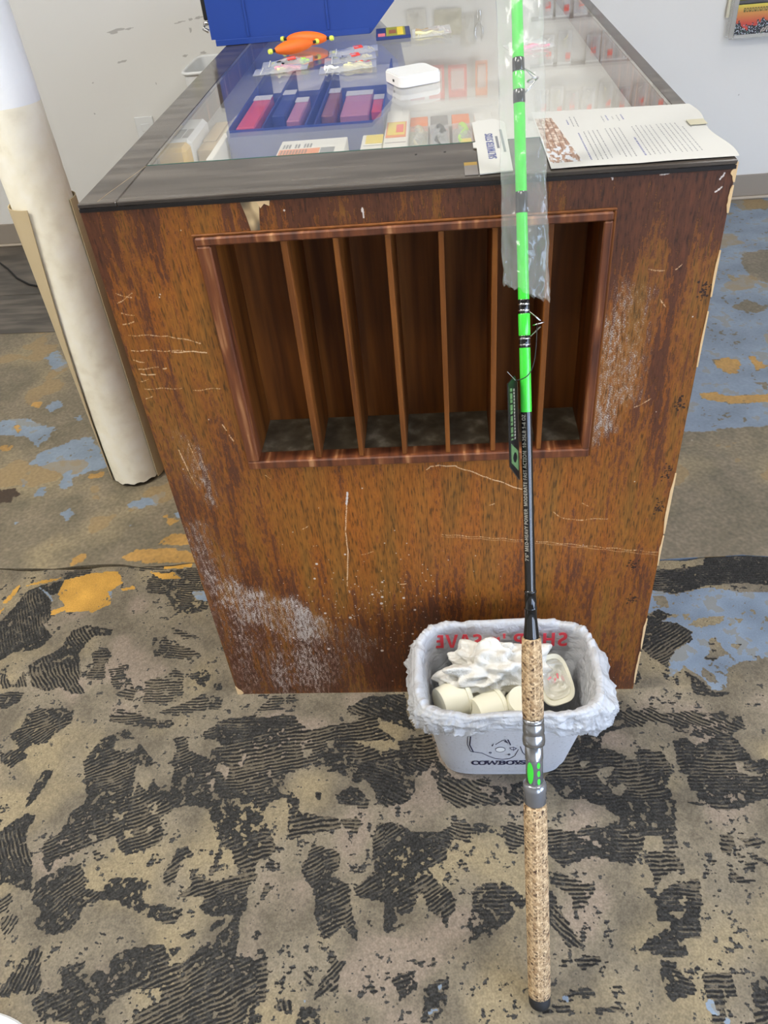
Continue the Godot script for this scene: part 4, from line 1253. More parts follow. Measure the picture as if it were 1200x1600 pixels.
	grid(st, 260, 84, func(u: float, v: float) -> Vector3:
		var a := TAU * (u if u < 1.0 else 0.0)
		var ca := cos(a) * 0.2
		var sa := sin(a) * 0.2
		var low: float = 0.214 + 0.016 * n2.get_noise_3d(ca, 3.0, sa) + 0.005 * n1.get_noise_3d(ca, 5.0, sa)
		if cos(a) > 0.6:
			low -= 0.01
		var y: float
		var off: float
		if v < 0.42:
			y = lerpf(0.05, BIN_H + 0.004, v / 0.42)
			off = -0.0045
		elif v < 0.5:
			var q := (v - 0.42) / 0.08 * PI
			y = BIN_H + 0.004 + 0.005 * sin(q)
			off = -0.0045 + 0.0055 * (1.0 - cos(q))
		else:
			var q := (v - 0.5) / 0.5
			y = lerpf(BIN_H + 0.004, low, q)
			off = 0.0065 + 0.004 * sin(minf(q * 2.0, 1.0) * PI * 0.5) + (0.010 * absf(cos(a)))* q
		var p := bin_ring(a, y, off)
		var amp := 0.006 if v > 0.52 else (0.005 if v < 0.40 else 0.004)
		if v < 0.42 and sin(a) < -0.3:
			amp *= 0.08
		var side := Vector3(p.x - 0.128, 0, p.z - 0.145).normalized()
		var w: float = n1.get_noise_3d(p.x * 1.3, p.y * 1.6, p.z * 1.3) * amp + n2.get_noise_3d(p.x * 2.0, p.y, p.z * 2.0) * amp * 0.8
		if v < 0.42:
			w = -absf(w)
		elif v > 0.5:
			w = maxf(w, -0.006)
		else:
			w *= 0.3
		var pull := 0.0
		if v > 0.5:
			w += n1.get_noise_2d(ca * 4.0, sa * 4.0) * 0.010 * (v - 0.5)
			w += n2.get_noise_2d(ca * 14.0 + 3.0, sa * 14.0) * 0.016 * (v - 0.5)
		if v > 0.5:
			pull = 0.016 * pow(maxf(0.0, cos(a - 0.35)), 8.0) * sin((v - 0.5) * 2.0 * PI)
		return p + side * (w + pull) + Vector3(0, n2.get_noise_3d(ca * 4.0, 9.0, sa * 4.0) * (0.007 if v > 0.4 else 0.0), 0), 1)
	part("film", st, mats.bag_film, lin)
	lettering("red_lettering", "SHOP 'n SAVE", 0.029, mats.red_print, lin, Transform3D(Basis(Vector3.RIGHT, -0.11), Vector3(0.125, 0.2395, 0.0775)) * Transform3D(Basis.from_scale(Vector3(-1, 1, 1)), Vector3.ZERO), false, 0.0006, 0.86)
	# rubbish
	crumple("crumpled_bag", "crumpled white plastic bag with faint pink print heaped in the wastebasket", Vector3(0.108, 0.224, 0.124), Vector3(0.096, 0.058, 0.054), 512, mats.soft_bag)
	var k := 0
	for q in [[Vector3(0.043, 0.205, 0.168), Vector3(78, 0, 62), 0.030, "cream paper tub lying on its side at the left front of the wastebasket"], [Vector3(0.098, 0.199, 0.184), Vector3(60, 10, 70), 0.028, "cream paper tub lying beside the first one at the front of the wastebasket"], [Vector3(0.150, 0.200, 0.178), Vector3(14, 0, -10), 0.028, "cream paper tub upside down under the rod handle in the wastebasket"]]:
		var c := thing("paper_tub", q[3], "tub", q[0], "cream paper tubs in the wastebasket")
		c.rotation_degrees = q[1]
		var r: float = q[2]
		st = surf()
		lathe(st, [Vector2(0, 0.024), Vector2(r * 0.84, 0.024), Vector2(r * 0.86, 0.022), Vector2(r, -0.020), Vector2(r * 0.96, -0.020), Vector2(r * 0.82, 0.020), Vector2(0, 0.020)], 40, Transform3D.IDENTITY, true)
		part("cup", st, mats.cream_card, c)
		st = surf()
		lathe(st, [Vector2(r * 0.99, -0.015), Vector2(r * 1.05, -0.0155), Vector2(r * 1.06, -0.021), Vector2(r * 1.0, -0.0235), Vector2(0, -0.0235)], 40, Transform3D.IDENTITY, true)
		part("lid", st, mats.cream_card, c)
		k += 1
	var d := thing("deli_tray", "clear rounded plastic tray with crumpled printed film at the right of the wastebasket", "tray", Vector3(0.203, 0.222, 0.146))
	d.rotation_degrees = Vector3(34, 20, -16)
	st = surf()
	var oct := func(a: float, r: float, y: float) -> Vector3:
		var c := cos(a)
		var s := sin(a)
		return Vector3(signf(c) * pow(absf(c), 0.6) * r * 0.95, y, signf(s) * pow(absf(s), 0.6) * r * 1.15)
	var prof := [Vector2(0.0, -0.012), Vector2(0.024, -0.012), Vector2(0.028, 0.006), Vector2(0.034, 0.007), Vector2(0.035, 0.005), Vector2(0.0345, 0.0045), Vector2(0.029, 0.0045), Vector2(0.025, -0.0135), Vector2(0.0, -0.0135)]
	grid(st, 56, prof.size() - 1, func(u: float, v: float) -> Vector3:
		var q: Vector2 = prof[int(round(v * (prof.size() - 1)))]
		return oct.call(TAU * (u if u < 1.0 else 0.0), q.x, q.y), -1)
	part("tray", st, mats.cream_card, d)
	st = surf()
	var n3 := noise(515, 60.0, 3)
	grid(st, 24, 24, func(u: float, v: float) -> Vector3:
		var p: Vector3 = oct.call(TAU * (u if u < 1.0 else 0.0), 0.027 * v, 0.007)
		return p + Vector3(0, 0.006 * n3.get_noise_2d(p.x, p.z), 0), 1)
	part("film", st, mats.clear_tub, d)
	for q in 4:
		var o := boxed("print_mark", Vector3(-0.004, 0, -0.0016), Vector3(0.004, 0.0004, 0.0016), mats.pink_print, d, 0.0)
		o.position = Vector3(-0.008 + 0.008 * q, 0.0065, -0.004 + 0.006 * (q % 2))
		o.rotation_degrees = Vector3(0, 30 + 25 * q, 0)

func crumple(n: String, label: String, at: Vector3, r: Vector3, s: int, m: Material) -> void:
	var t := thing(n, label, "plastic bag", at)
	var n1 := noise(s, 1.5, 2, FastNoiseLite.TYPE_CELLULAR)
	n1.cellular_return_type = FastNoiseLite.RETURN_DISTANCE
	var n2 := noise(s + 50, 0.9, 2)
	var st := surf()
	grid(st, 170, 96, func(u: float, v: float) -> Vector3:
		var a := TAU * (u if u < 1.0 else 0.0)
		var e := PI * (v - 0.5)
		var p := Vector3(cos(e) * cos(a), sin(e), cos(e) * sin(a))
		var k: float = 0.98 + 0.55 * n2.get_noise_3d(p.x * 1.4, p.y * 1.4, p.z * 1.4) + 0.42 * n1.get_noise_3d(p.x, p.y * 1.3, p.z)
		return p * r * k, 1)
	part("film", st, m, t)
	if s == 512:
		for q in 3:
			var o := boxed("print_mark", Vector3(-0.006, -0.0005, -0.002), Vector3(0.006, 0.0005, 0.002), mats.pink_print, t, 0.0)
			o.position = Vector3(0.030 + 0.012 * q, -0.012 - 0.004 * q, 0.040 - 0.004 * q)
			o.rotation_degrees = Vector3(50, 20, 10)

# ---------------------------------------------------------------- fishing rod
func build_rod() -> void:
	var ax := Vector3(-0.00949566, 0.87763715, -0.47923153).normalized()
	var side := (Vector3.RIGHT - ax * ax.x).normalized()
	var bs := Basis(side, ax, side.cross(ax))
	var t := thing("fishing_rod", "green and black fishing rod with cork handle leaning on the counter edge", "fishing rod", Vector3(0.1524, 0.0, 0.5446))
	t.basis = bs
	var seg := func(n: String, prof: Array, m: Material, label := "", sharp := false) -> void:
		var st := surf()
		lathe(st, prof, 28, Transform3D.IDENTITY, sharp)
		part(n, st, m, t, label)
	seg.call("butt_cap", [Vector2(0, 0.0055), Vector2(0.010, 0.0055), Vector2(0.0135, 0.007), Vector2(0.015, 0.011), Vector2(0.0152, 0.024), Vector2(0, 0.024)], mats.black_rubber, "black rubber butt cap")
	seg.call("rear_grip", [Vector2(0, 0.024), Vector2(0.0152, 0.0241), Vector2(0.0157, 0.03), Vector2(0.0157, 0.17), Vector2(0.0155, 0.315), Vector2(0.0148, 0.3198), Vector2(0, 0.32)], mats.cork, "flecked cork")
	seg.call("reel_seat_hood", [Vector2(0.0128, 0.3201), Vector2(0.0146, 0.3225), Vector2(0.0148, 0.338), Vector2(0.0156, 0.342), Vector2(0.0154, 0.350), Vector2(0.0124, 0.3525), Vector2(0, 0.3525)], mats.seat_smoke)
	seg.call("reel_seat", [Vector2(0, 0.3526), Vector2(0.0112, 0.3527), Vector2(0.0112, 0.386)], mats.seat_smoke)
	seg.call("reel_seat_barrel", [Vector2(0.0118, 0.386), Vector2(0.0118, 0.4045), Vector2(0.0112, 0.405)], mats.seat_silver)
	seg.call("locking_ring", [Vector2(0.0112, 0.405), Vector2(0.0142, 0.4065), Vector2(0.0148, 0.411), Vector2(0.0146, 0.419), Vector2(0.0137, 0.421), Vector2(0.0137, 0.423), Vector2(0.0143, 0.4245), Vector2(0.0143, 0.434), Vector2(0.0136, 0.436), Vector2(0.0136, 0.4375), Vector2(0.0142, 0.439), Vector2(0.0136, 0.4435), Vector2(0.010, 0.444)], mats.seat_silver)
	seg.call("foregrip", [Vector2(0, 0.444), Vector2(0.0132, 0.4442), Vector2(0.0139, 0.449), Vector2(0.0139, 0.49), Vector2(0.0131, 0.525), Vector2(0.0122, 0.5515), Vector2(0.0112, 0.553), Vector2(0, 0.553)], mats.cork, "flecked cork")
	seg.call("winding_check", [Vector2(0.0100, 0.5531), Vector2(0.0098, 0.557), Vector2(0.0078, 0.578), Vector2(0.0076, 0.590), Vector2(0.0082, 0.591), Vector2(0.0082, 0.593), Vector2(0.0074, 0.594), Vector2(0.0072, 0.612), Vector2(0.0078, 0.613), Vector2(0.0078, 0.615), Vector2(0.0068, 0.616)], mats.black_gloss)
	var r := func(y: float) -> float: return lerpf(0.0068, 0.0062, (y - 0.6) / 0.7) if y < 1.3 else lerpf(0.0062, 0.0030, (y - 1.3) / 0.9)
	var bands := [[0.616, 0.838, 0], [0.838, 0.913, 1], [0.913, 0.927, 0], [0.927, 0.952, 1], [0.952, 0.968, 0], [0.968, 1.063, 1], [1.063, 1.086, 0], [1.086, 1.178, 1], [1.178, 1.192, 0], [1.192, 1.210, 1], [1.210, 1.224, 0], [1.224, 1.50, 1], [1.50, 1.52, 0], [1.52, 2.05, 1], [2.05, 2.2, 0]]
	for b in bands:
		var y0: float = b[0]
		var y1: float = b[1]
		var e := 0.0 if y1 - y0 > 0.03 else 0.0004
		seg.call("blank" if y1 - y0 > 0.03 else "thread_wrap", [Vector2(r.call(y0), y0), Vector2(r.call(y0) + e, y0 + 0.001), Vector2(r.call(y1) + e, y1 - 0.001), Vector2(r.call(y1), y1)], mats.rod_green if b[2] else mats.black_gloss, "bright green" if b[2] and y1 - y0 > 0.03 else "")
	# silver bands in the wraps
	for y in [0.9165, 0.9235, 0.9555, 0.9625]:
		seg.call("silver_band", [Vector2(0.0069, y - 0.0008), Vector2(0.0072, y), Vector2(0.0069, y + 0.0008)], mats.chrome)
	# guides
	for gy in [0.9395, 1.201, 1.51, 1.80, 2.03]:
		var g := Node3D.new()
		g.name = "guide"
		t.add_child(g, true)
		var rr: float = r.call(gy)
		var k := 1.0 if gy < 1.0 else (0.9 if gy < 1.3 else 0.6)
		var st := surf()
		for s in [-1, 1]:
			for w in [-1, 1]:
				tube(st, [Vector3(rr, gy + s * 0.014 * k, w * 0.001), Vector3(rr + 0.006 * k, gy + s * 0.009 * k, w * 0.003 * k), Vector3(rr + 0.012 * k, gy + s * 0.0035 * k, w * 0.006 * k)], 0.0006, 6)
		part("guide_frame", st, mats.chrome, g)
		st = surf()
		var ring := []
		for i in 25:
			var a := TAU * i / 24.0
			ring.append(Vector3(rr + 0.010 * k + 0.0065 * k * cos(a), gy + 0.0015 * cos(a), 0.0065 * k * sin(a)))
		tube(st, ring, 0.0009, 8)
		part("guide_ring", st, mats.chrome, g)
	# inlays on the reel seat
	var st := surf()
	oval(st, 0.01135, 0.369, 0.0155, 0.42, PI * 0.5 + 0.62)
	part("inlay", st, mats.rod_green, t, "green oval inlay")
	for k in 3:
		st = surf()
		oval(st, 0.01135, 0.357 + 0.0115 * k, 0.0045, 0.20, PI * 0.5 - 0.42)
		part("inlay", st, mats.rod_green, t)
	# maker's writing along the blank
	var tl := "7'6\" MED-HEAVY POWER  MODERATE FAST ACTION  10-25LB 1-4 OZ"
	var ay := PI * 0.5 + 0.55
	lettering("rod_lettering", tl, 0.0019, mats.tag_grey, t, Transform3D(Basis(Vector3(0, 1, 0), Vector3(-sin(ay), 0, cos(ay)) * 1.0, Vector3(cos(ay), 0, sin(ay))).orthonormalized(), Vector3(cos(ay) * 0.0070, 0.745, sin(ay) * 0.0070)), false, 0.0002, 0.9)
	# plastic sleeve over the upper part
	var sl := thing("plastic_sleeve", "clear wrinkled plastic sleeve over the upper part of the fishing rod", "plastic sleeve", Vector3(0.1524, 0.0, 0.5446))
	sl.basis = bs
	st = surf()
	var n1 := noise(601, 22.0, 4)
	n1.fractal_type = FastNoiseLite.FRACTAL_RIDGED
	var n2 := noise(602, 6.0, 3)
	grid(st, 64, 150, func(u: float, v: float) -> Vector3:
		var a := TAU * (u if u < 1.0 else 0.0)
		var y0: float = 0.975 - 0.012 * cos(a) + 0.006 * n2.get_noise_2d(cos(a) * 0.3, sin(a) * 0.3)
		var y := lerpf(y0, 1.60, pow(v, 1.25))
		var fl := exp(-(y - 0.97) * 9.0)
		var hx: float = 0.0255 + 0.0025 * n2.get_noise_1d(y)
		var hz := 0.0086 + 0.002 * fl
		var c := cos(a)
		var s := sin(a)
		var p := Vector3(0.003 + hx * c, y, hz * signf(s) * pow(absf(s), 0.8))
		var w: float = n1.get_noise_3d(p.x * 1.6, y, s * 0.05) * (0.0012 + 0.0035 * fl)
		return p + Vector3(w * 0.6 * c, 0, w * s), 1)
	part("film", st, mats.sleeve_film, sl)
	# hang tag on its cord
	var cd := thing("tag_cord", "thin black elastic cord tying the hang tag to the lowest rod guide", "cord", Vector3.ZERO)
	var gp: Vector3 = t.transform * Vector3(0.0145, 0.940, 0.002)
	var tp: Vector3 = t.transform * Vector3(-0.0125, 0.876, 0.010)
	st = surf()
	var path := []
	for k in 17:
		var q := k / 16.0
		path.append(gp.lerp(tp, q) + Vector3(0.006 * sin(q * PI), -0.012 * sin(q * PI), 0.016 * sin(q * PI)))
	tube(st, path, 0.0006, 6)
	part("cord", st, mats.black_rubber, cd)
	st = surf()
	tube(st, [tp, tp + Vector3(-0.004, 0.006, 0.002), tp + Vector3(-0.010, 0.014, 0.003)], 0.0004, 6)
	part("cord_end", st, mats.wire, cd)
	var tg := thing("hang_tag", "black cardboard hang tag with green print hanging beside the rod", "tag", t.transform * Vector3(-0.0165, 0.8215, 0.012))
	tg.basis = bs * Basis(Vector3.UP, 1.16)
	st = surf()
	extrude(st, PackedVector2Array([Vector2(-0.0165, -0.045), Vector2(0.016, -0.066), Vector2(0.016, 0.052), Vector2(0.008, 0.060), Vector2(-0.0165, 0.052)]), 0.0014)
	part("card", st, mats.tag_black, tg)
	st = surf()
	extrude(st, PackedVector2Array([Vector2(0.0161, -0.066), Vector2(0.0169, -0.066), Vector2(0.0169, 0.052), Vector2(0.0161, 0.052)]), 0.0014)
	part("cut_edge", st, mats.tag_edge, tg)
	st = surf()
	extrude(st, PackedVector2Array([Vector2(-0.012, -0.041), Vector2(0.012, -0.054), Vector2(0.012, -0.030), Vector2(-0.012, -0.018)]), 0.0004, Transform3D(Basis.IDENTITY, Vector3(0, 0, 0.0009)))
	part("logo_panel", st, mats.tag_green, tg)
	st = surf()
	var ov := PackedVector2Array()
	for k in 16:
		ov.append(Vector2(0.0065 * cos(TAU * k / 16), -0.036 + 0.006 * sin(TAU * k / 16)))
	extrude(st, ov, 0.0004, Transform3D(Basis.IDENTITY, Vector3(0, 0, 0.0012)))
	part("logo_mark", st, mats.tag_black, tg)
	for k in 14:
		var w := 0.0022 + 0.0012 * (k % 3)
		boxed("print_stroke", Vector3(-0.0115, -0.0145 + k * 0.0044, 0.0007), Vector3(-0.0115 + 0.0075, -0.0145 + k * 0.0044 + w, 0.0011), mats.tag_green, tg, 0.0)
	for k in 16:
		boxed("print_stroke", Vector3(0.0005, -0.0145 + k * 0.0038, 0.0007), Vector3(0.0045, -0.0145 + k * 0.0038 + 0.0026, 0.0011), mats.tag_grey, tg, 0.0)

# a curved oval patch on a cylinder about the y axis
func oval(st: SurfaceTool, r: float, y: float, hy: float, ha: float, at: float) -> void:
	grid(st, 20, 4, func(u: float, v: float) -> Vector3:
		var a := TAU * u
		var an := at + ha * v * cos(a)
		return Vector3(cos(an) * r, y + hy * v * sin(a), sin(an) * r), 1)

# ---------------------------------------------------------------- things on the glass
func rounded(hx: float, hy: float, r: float, n := 5) -> PackedVector2Array:
	var p := PackedVector2Array()
	for q in [[hx - r, hy - r, 0.0], [-hx + r, hy - r, PI / 2], [-hx + r, -hy + r, PI], [hx - r, -hy + r, PI * 1.5]]:
		for k in n + 1:
			var a: float = q[2] + PI / 2 * k / n
			p.append(Vector2(q[0] + r * cos(a), q[1] + r * sin(a)))
	return p

# small zip bag lying flat; tag and bait inside; local x along its length
func lure_bag(n: String, label: String, at: Vector3, len: float, wid: float, turn: float, tag_at: float, bait: Array, group: String) -> Node3D:
	var t := thing(n, label, "lure bag", at, group)
	t.rotation_degrees = Vector3(0, turn, 0)
	var nn := noise(700 + int(at.x * 900) + int(at.z * 300), 40.0, 3)
	var st := surf()
	for s in 2:
		grid(st, 24, 14, func(u: float, v: float) -> Vector3:
			var x := (u - 0.5) * len
			var z := (v - 0.5) * wid
			var puff := sin(PI * u) * sin(PI * v)
			var y: float = 0.0008 + (0.0085 if s else 0.0006) * puff * (0.45 + 0.55 * u) + (0.004 * u * u if s else 0.003 * u * u) + nn.get_noise_2d(x * 1.0, z + s) * 0.0022 * sin(PI * u)
			return Vector3(x, maxf(y, 0.0004), z), 1 + s)
	part("bag_film", st, mats.clear_bag, t)
	boxed("zip_strip", Vector3(-len * 0.36, 0.0018, -wid * 0.46), Vector3(-len * 0.345, 0.0032, wid * 0.46), mats.white_plastic, t, 0.0003)
	if tag_at > -1.0:
		var o := boxed("price_tag", Vector3(-0.008, -0.0004, -0.012), Vector3(0.008, 0.0004, 0.012), mats.tag_red, t, 0.0)
		o.position = Vector3(len * tag_at, 0.0082, 0.0)
		o.rotation_degrees = Vector3(0, 8, 3)
	var k := 0
	for b in bait:
		st = surf()
		var p0: Vector2 = b[0]
		var p1: Vector2 = b[1]
		var pts := []
		for i in 9:
			var q := p0.lerp(p1, i / 8.0)
			pts.append(Vector3(q.x * len, 0.004 + 0.001 * sin(i * 1.7 + k), q.y * wid + 0.004 * sin(i * 0.9 + k)))
		tube(st, pts, b[2], 6, b[2] * 0.4)
		part("bait", st, mats[b[3]], t)
		k += 1
	return t

func build_counter_items() -> void:
	var top := H + 0.0006
	# blue hopper bin
	var b := thing("blue_storage_bin", "bright blue plastic hopper bin standing on the far end of the counter", "storage bin", Vector3(-0.244, top, -1.012))
	var hz := 0.098
	var prof := PackedVector2Array([Vector2(-0.158, 0.0), Vector2(0.162, 0.0), Vector2(0.214, 0.052), Vector2(0.222, 0.10), Vector2(0.150, 0.168), Vector2(-0.166, 0.168), Vector2(-0.166, 0.012), Vector2(-0.158, 0.012)])
	for s in [-1, 1]:
		var st := surf()
		extrude(st, prof, 0.003, Transform3D(Basis.IDENTITY, Vector3(0, 0, s * hz)))
		part("side_wall", st, mats.blue_plastic, b)
		for x in [-0.088, 0.078]:
			boxed("rib", Vector3(x - 0.0025, 0.014, s * (hz + 0.0015)), Vector3(x + 0.0025, 0.166, s * (hz + 0.004)), mats.blue_plastic, b, 0.0008)
		boxed("base_lip", Vector3(-0.158, 0.0, s * (hz + 0.0015)), Vector3(0.162, 0.011, s * (hz + 0.0035)), mats.blue_plastic, b, 0.0008)
	boxed("bottom", Vector3(-0.156, 0.0, -hz), Vector3(0.16, 0.003, hz), mats.blue_plastic, b, 0.0005)
	boxed("back_wall", Vector3(-0.166, 0.013, -hz), Vector3(-0.163, 0.168, hz), mats.blue_plastic, b, 0.0005)
	var hf := surf()
	extrude(hf, PackedVector2Array([Vector2(0.160, 0.0), Vector2(0.163, 0.0), Vector2(0.214, 0.052), Vector2(0.222, 0.10), Vector2(0.219, 0.10), Vector2(0.211, 0.053)]), hz * 2.0)
	part("hopper_front", hf, mats.blue_plastic, b)
	boxed("latch_strap", Vector3(-0.178, 0.045, 0.06), Vector3(-0.167, 0.12, 0.085), mats.black_rubber, b, 0.002)
	var lk := surf()
	tube(lk, [Vector3(-0.167, 0.040, 0.075), Vector3(-0.180, 0.038, 0.076), Vector3(-0.184, 0.030, 0.077), Vector3(-0.174, 0.024, 0.076)], 0.004, 8)
	part("latch_hook", lk, mats.chrome, b)
	for q in [[-0.10, 0.10, "red_pack", "red packet standing at the closed end of the blue hopper bin"], [0.02, -0.04, "pink_pack", "pink packet standing in the middle of the blue hopper bin"], [0.09, 0.06, "red_pack", "red packet standing near the open front of the blue hopper bin"]]:
		var pk := thing("lure_packet", q[3], "packet", Vector3(-0.244 + q[0], top + 0.0035, -1.012), "packets in the blue bin")
		pk.rotation_degrees = Vector3(0, q[1] * 200.0, 6)
		boxed("packet", Vector3(-0.03, 0.0, -0.004), Vector3(0.03, 0.17, 0.004), mats[q[2]], pk, 0.002)
		boxed("packet_header", Vector3(-0.03, 0.171, -0.003), Vector3(0.03, 0.186, 0.003), mats.white_card, pk, 0.001)
	# two orange floats
	for q in [[Vector3(-0.246, top + 0.0130, -0.852), Vector3(-0.158, top + 0.0130, -0.822), "orange cigar fishing float lying nearest the blue bin"], [Vector3(-0.254, top + 0.0130, -0.742), Vector3(-0.184, top + 0.0130, -0.796), "orange cigar fishing float lying across in front of the other one"]]:
		var a: Vector3 = q[0]
		var c: Vector3 = q[1]
		var d := (c - a).normalized()
		var sx := d.cross(Vector3.UP).normalized()
		var f := thing("fishing_float", q[2], "fishing float", (a + c) * 0.5, "orange floats on the glass")
		f.basis = Basis(sx, d, sx.cross(d))
		var hl := a.distance_to(c) * 0.5
		var st := surf()
		var pr := []
		for k in 17:
			var s := -1.0 + k / 8.0
			pr.append(Vector2(0.0125 * pow(maxf(0.0, 1.0 - s * s), 0.62), s * hl))
		lathe(st, pr, 24)
		part("body", st, mats.float_orange, f)
		for s in [-1, 1]:
			st = surf()
			lathe(st, [Vector2(0.0, s * (hl - 0.003)), Vector2(0.0026, s * (hl - 0.003)), Vector2(0.0026, s * (hl + 0.004)), Vector2(0, s * (hl + 0.004))], 12, Transform3D.IDENTITY, true)
			part("collar", st, mats.black_rubber, f)
			st = surf()
			lathe(st, [Vector2(0.0, s * (hl + 0.004)), Vector2(0.0042, s * (hl + 0.004)), Vector2(0.0046, s * (hl + 0.007)), Vector2(0.0038, s * (hl + 0.0105)), Vector2(0, s * (hl + 0.0105))], 14, Transform3D.IDENTITY, true)
			part("end_cap", st, mats.float_cap, f)
	# lure bags
	var g := "small lure bags laid out on the glass"
	lure_bag("lure_bag", "small clear lure bag with red tag and lime bait touching the orange floats", Vector3(-0.222, top, -0.690), 0.094, 0.056, 6, 0.08, [[Vector2(-0.2, 0.1), Vector2(0.2, -0.2), 0.0022, "dark_hooks"], [Vector2(-0.1, 0.3), Vector2(0.15, 0.0), 0.0016, "dark_hooks"], [Vector2(0.28, 0.1), Vector2(0.42, 0.2), 0.005, "lime"]], g)
	lure_bag("lure_bag", "small clear lure bag with pink bait in front of the bag with lime bait", Vector3(-0.226, top, -0.634), 0.098, 0.052, 3, -2.0, [[Vector2(-0.1, 0.0), Vector2(0.36, -0.1), 0.0042, "pink_bait"], [Vector2(-0.06, 0.2), Vector2(0.1, 0.1), 0.004, "cream_bait"], [Vector2(0.0, -0.25), Vector2(0.36, 0.25), 0.004, "pink_bait"]], g)
	lure_bag("lure_bag", "clear lure bag with red tag, farthest of the right-hand three", Vector3(-0.104, top, -0.742), 0.092, 0.060, 4, 0.1, [[Vector2(0.3, -0.2), Vector2(0.42, 0.2), 0.002, "cream_bait"]], g)
	lure_bag("lure_bag", "clear lure bag with red tag and dark hooks, middle of the right-hand three", Vector3(-0.105, top, -0.676), 0.094, 0.058, 5, 0.1, [[Vector2(-0.2, 0.1), Vector2(0.0, -0.2), 0.0018, "dark_hooks"], [Vector2(-0.15, -0.2), Vector2(0.02, 0.2), 0.0018, "dark_hooks"], [Vector2(0.25, 0.0), Vector2(0.42, 0.1), 0.004, "cream_bait"]], g)
	lure_bag("lure_bag", "clear lure bag full of cream bait, nearest of the right-hand three", Vector3(-0.104, top, -0.610), 0.100, 0.058, 3, -2.0, [[Vector2(-0.05, 0.1), Vector2(0.42, 0.2), 0.005, "cream_bait"], [Vector2(0.0, -0.1), Vector2(0.42, -0.1), 0.005, "cream_bait"], [Vector2(-0.4, 0.0), Vector2(-0.15, 0.1), 0.004, "white_print"], [Vector2(0.15, -0.3), Vector2(0.4, -0.32), 0.003, "tag_red"]], g)
	lure_bag("lure_bag", "white and pink printed lure bag lying right of the fishing rod", Vector3(0.213, top, -0.660), 0.075, 0.075, 12, -2.0, [[Vector2(-0.4, 0.2), Vector2(0.4, 0.3), 0.005, "pink_bait"], [Vector2(-0.4, 0.0), Vector2(0.4, 0.0), 0.005, "white_print"], [Vector2(-0.4, -0.2), Vector2(0.4, -0.25), 0.005, "white_print"], [Vector2(0.0, 0.1), Vector2(0.2, 0.2), 0.004, "tag_red"]], g)
	# carded lure and the clear pack beside it
	var cp := thing("carded_lure", "small blue and yellow carded lure pack lying on the glass behind the white reader", "lure pack", Vector3(-0.034, top, -0.876))
	cp.rotation_degrees = Vector3(0, 3, 0)
	boxed("card", Vector3(-0.034, 0.0, -0.046), Vector3(0.034, 0.006, 0.046), mats.blue_dark, cp, 0.001)
	boxed("yellow_panel", Vector3(-0.014, 0.006, -0.044), Vector3(0.024, 0.0066, 0.044), mats.olive_print, cp, 0.0)
	boxed("yellow_panel", Vector3(0.008, 0.0066, -0.040), Vector3(0.020, 0.007, 0.040), mats.yellow_print, cp, 0.0)
	boxed("fish_print", Vector3(-0.008, 0.0066, -0.012), Vector3(0.006, 0.0071, 0.022), mats.brown_print, cp, 0.0)
	boxed("red_panel", Vector3(-0.030, 0.006, 0.014), Vector3(-0.016, 0.0066, 0.042), mats.pink_print, cp, 0.0)
	lure_bag("clear_pack", "flat clear pack of pale hooks beside the blue and yellow card", Vector3(0.042, top, -0.868), 0.076, 0.088, 2, -2.0, [[Vector2(-0.4, 0.2), Vector2(0.3, 0.3), 0.004, "cream_bait"], [Vector2(-0.4, -0.1), Vector2(0.2, 0.0), 0.004, "kraft"], [Vector2(0.2, -0.3), Vector2(0.44, 0.3), 0.003, "white_print"]], "")
	# card reader
	var cr := thing("card_reader", "small white rounded square card reader lying on the glass", "card reader", Vector3(0.012, top, -0.478))
	cr.rotation_degrees = Vector3(0, 24, 0)
	var st := surf()
	extrude(st, rounded(0.036, 0.036, 0.012), 0.014, Transform3D(Basis(Vector3.RIGHT, -PI / 2), Vector3(0, 0.008, 0)))
	extrude(st, rounded(0.0345, 0.0345, 0.011), 0.002, Transform3D(Basis(Vector3.RIGHT, -PI / 2), Vector3(0, 0.016, 0)))
	part("body", st, mats.white_plastic, cr)
	st = surf()
	extrude(st, rounded(0.0345, 0.0345, 0.011), 0.001, Transform3D(Basis(Vector3.RIGHT, -PI / 2), Vector3(0, 0.0005, 0)))
	part("foot", st, mats.grey_print, cr)
	boxed("port", Vector3(-0.0365, 0.006, 0.004), Vector3(-0.0357, 0.0095, 0.010), mats.dark_line, cr, 0.0)
	# printed sheets at the front corner
	var fl := thing("printed_flyer", "laminated white printed flyer with a small photo taped over the counter corner", "flyer", Vector3(0.28, H + 0.0012, -0.12))
	st = surf()
	grid(st, 20, 20, func(u: float, v: float) -> Vector3:
		var x := lerpf(-0.102, 0.1045, u)
		var z := lerpf(-0.108 - 0.014 * (1.0 - u), 0.116 + 0.001 * sin(u * 5.0), v)
		var q := 0.0011 * sin(u * 7.0 + v * 3.0) * v * (1.0 - u)
		return Vector3(x + (0.004 * sin(v * 9.0) if u > 0.9 else 0.0), 0.0004 + absf(q), z), 1)
	var pm := mat("flyer_print", Color.WHITE, 0.35)
	pm.albedo_texture = tex(flyer_image())
	part("sheet", st, pm, fl)
	boxed("clear_tape", Vector3(0.082, 0.0016, -0.03), Vector3(0.103, 0.0021, -0.008), mats.cream_dark, fl, 0.0)
	var lc := thing("label_card", "white label card with blue lettering lying left of the rod on the counter", "label", Vector3(0.113, H + 0.0012, -0.104))
	st = surf()
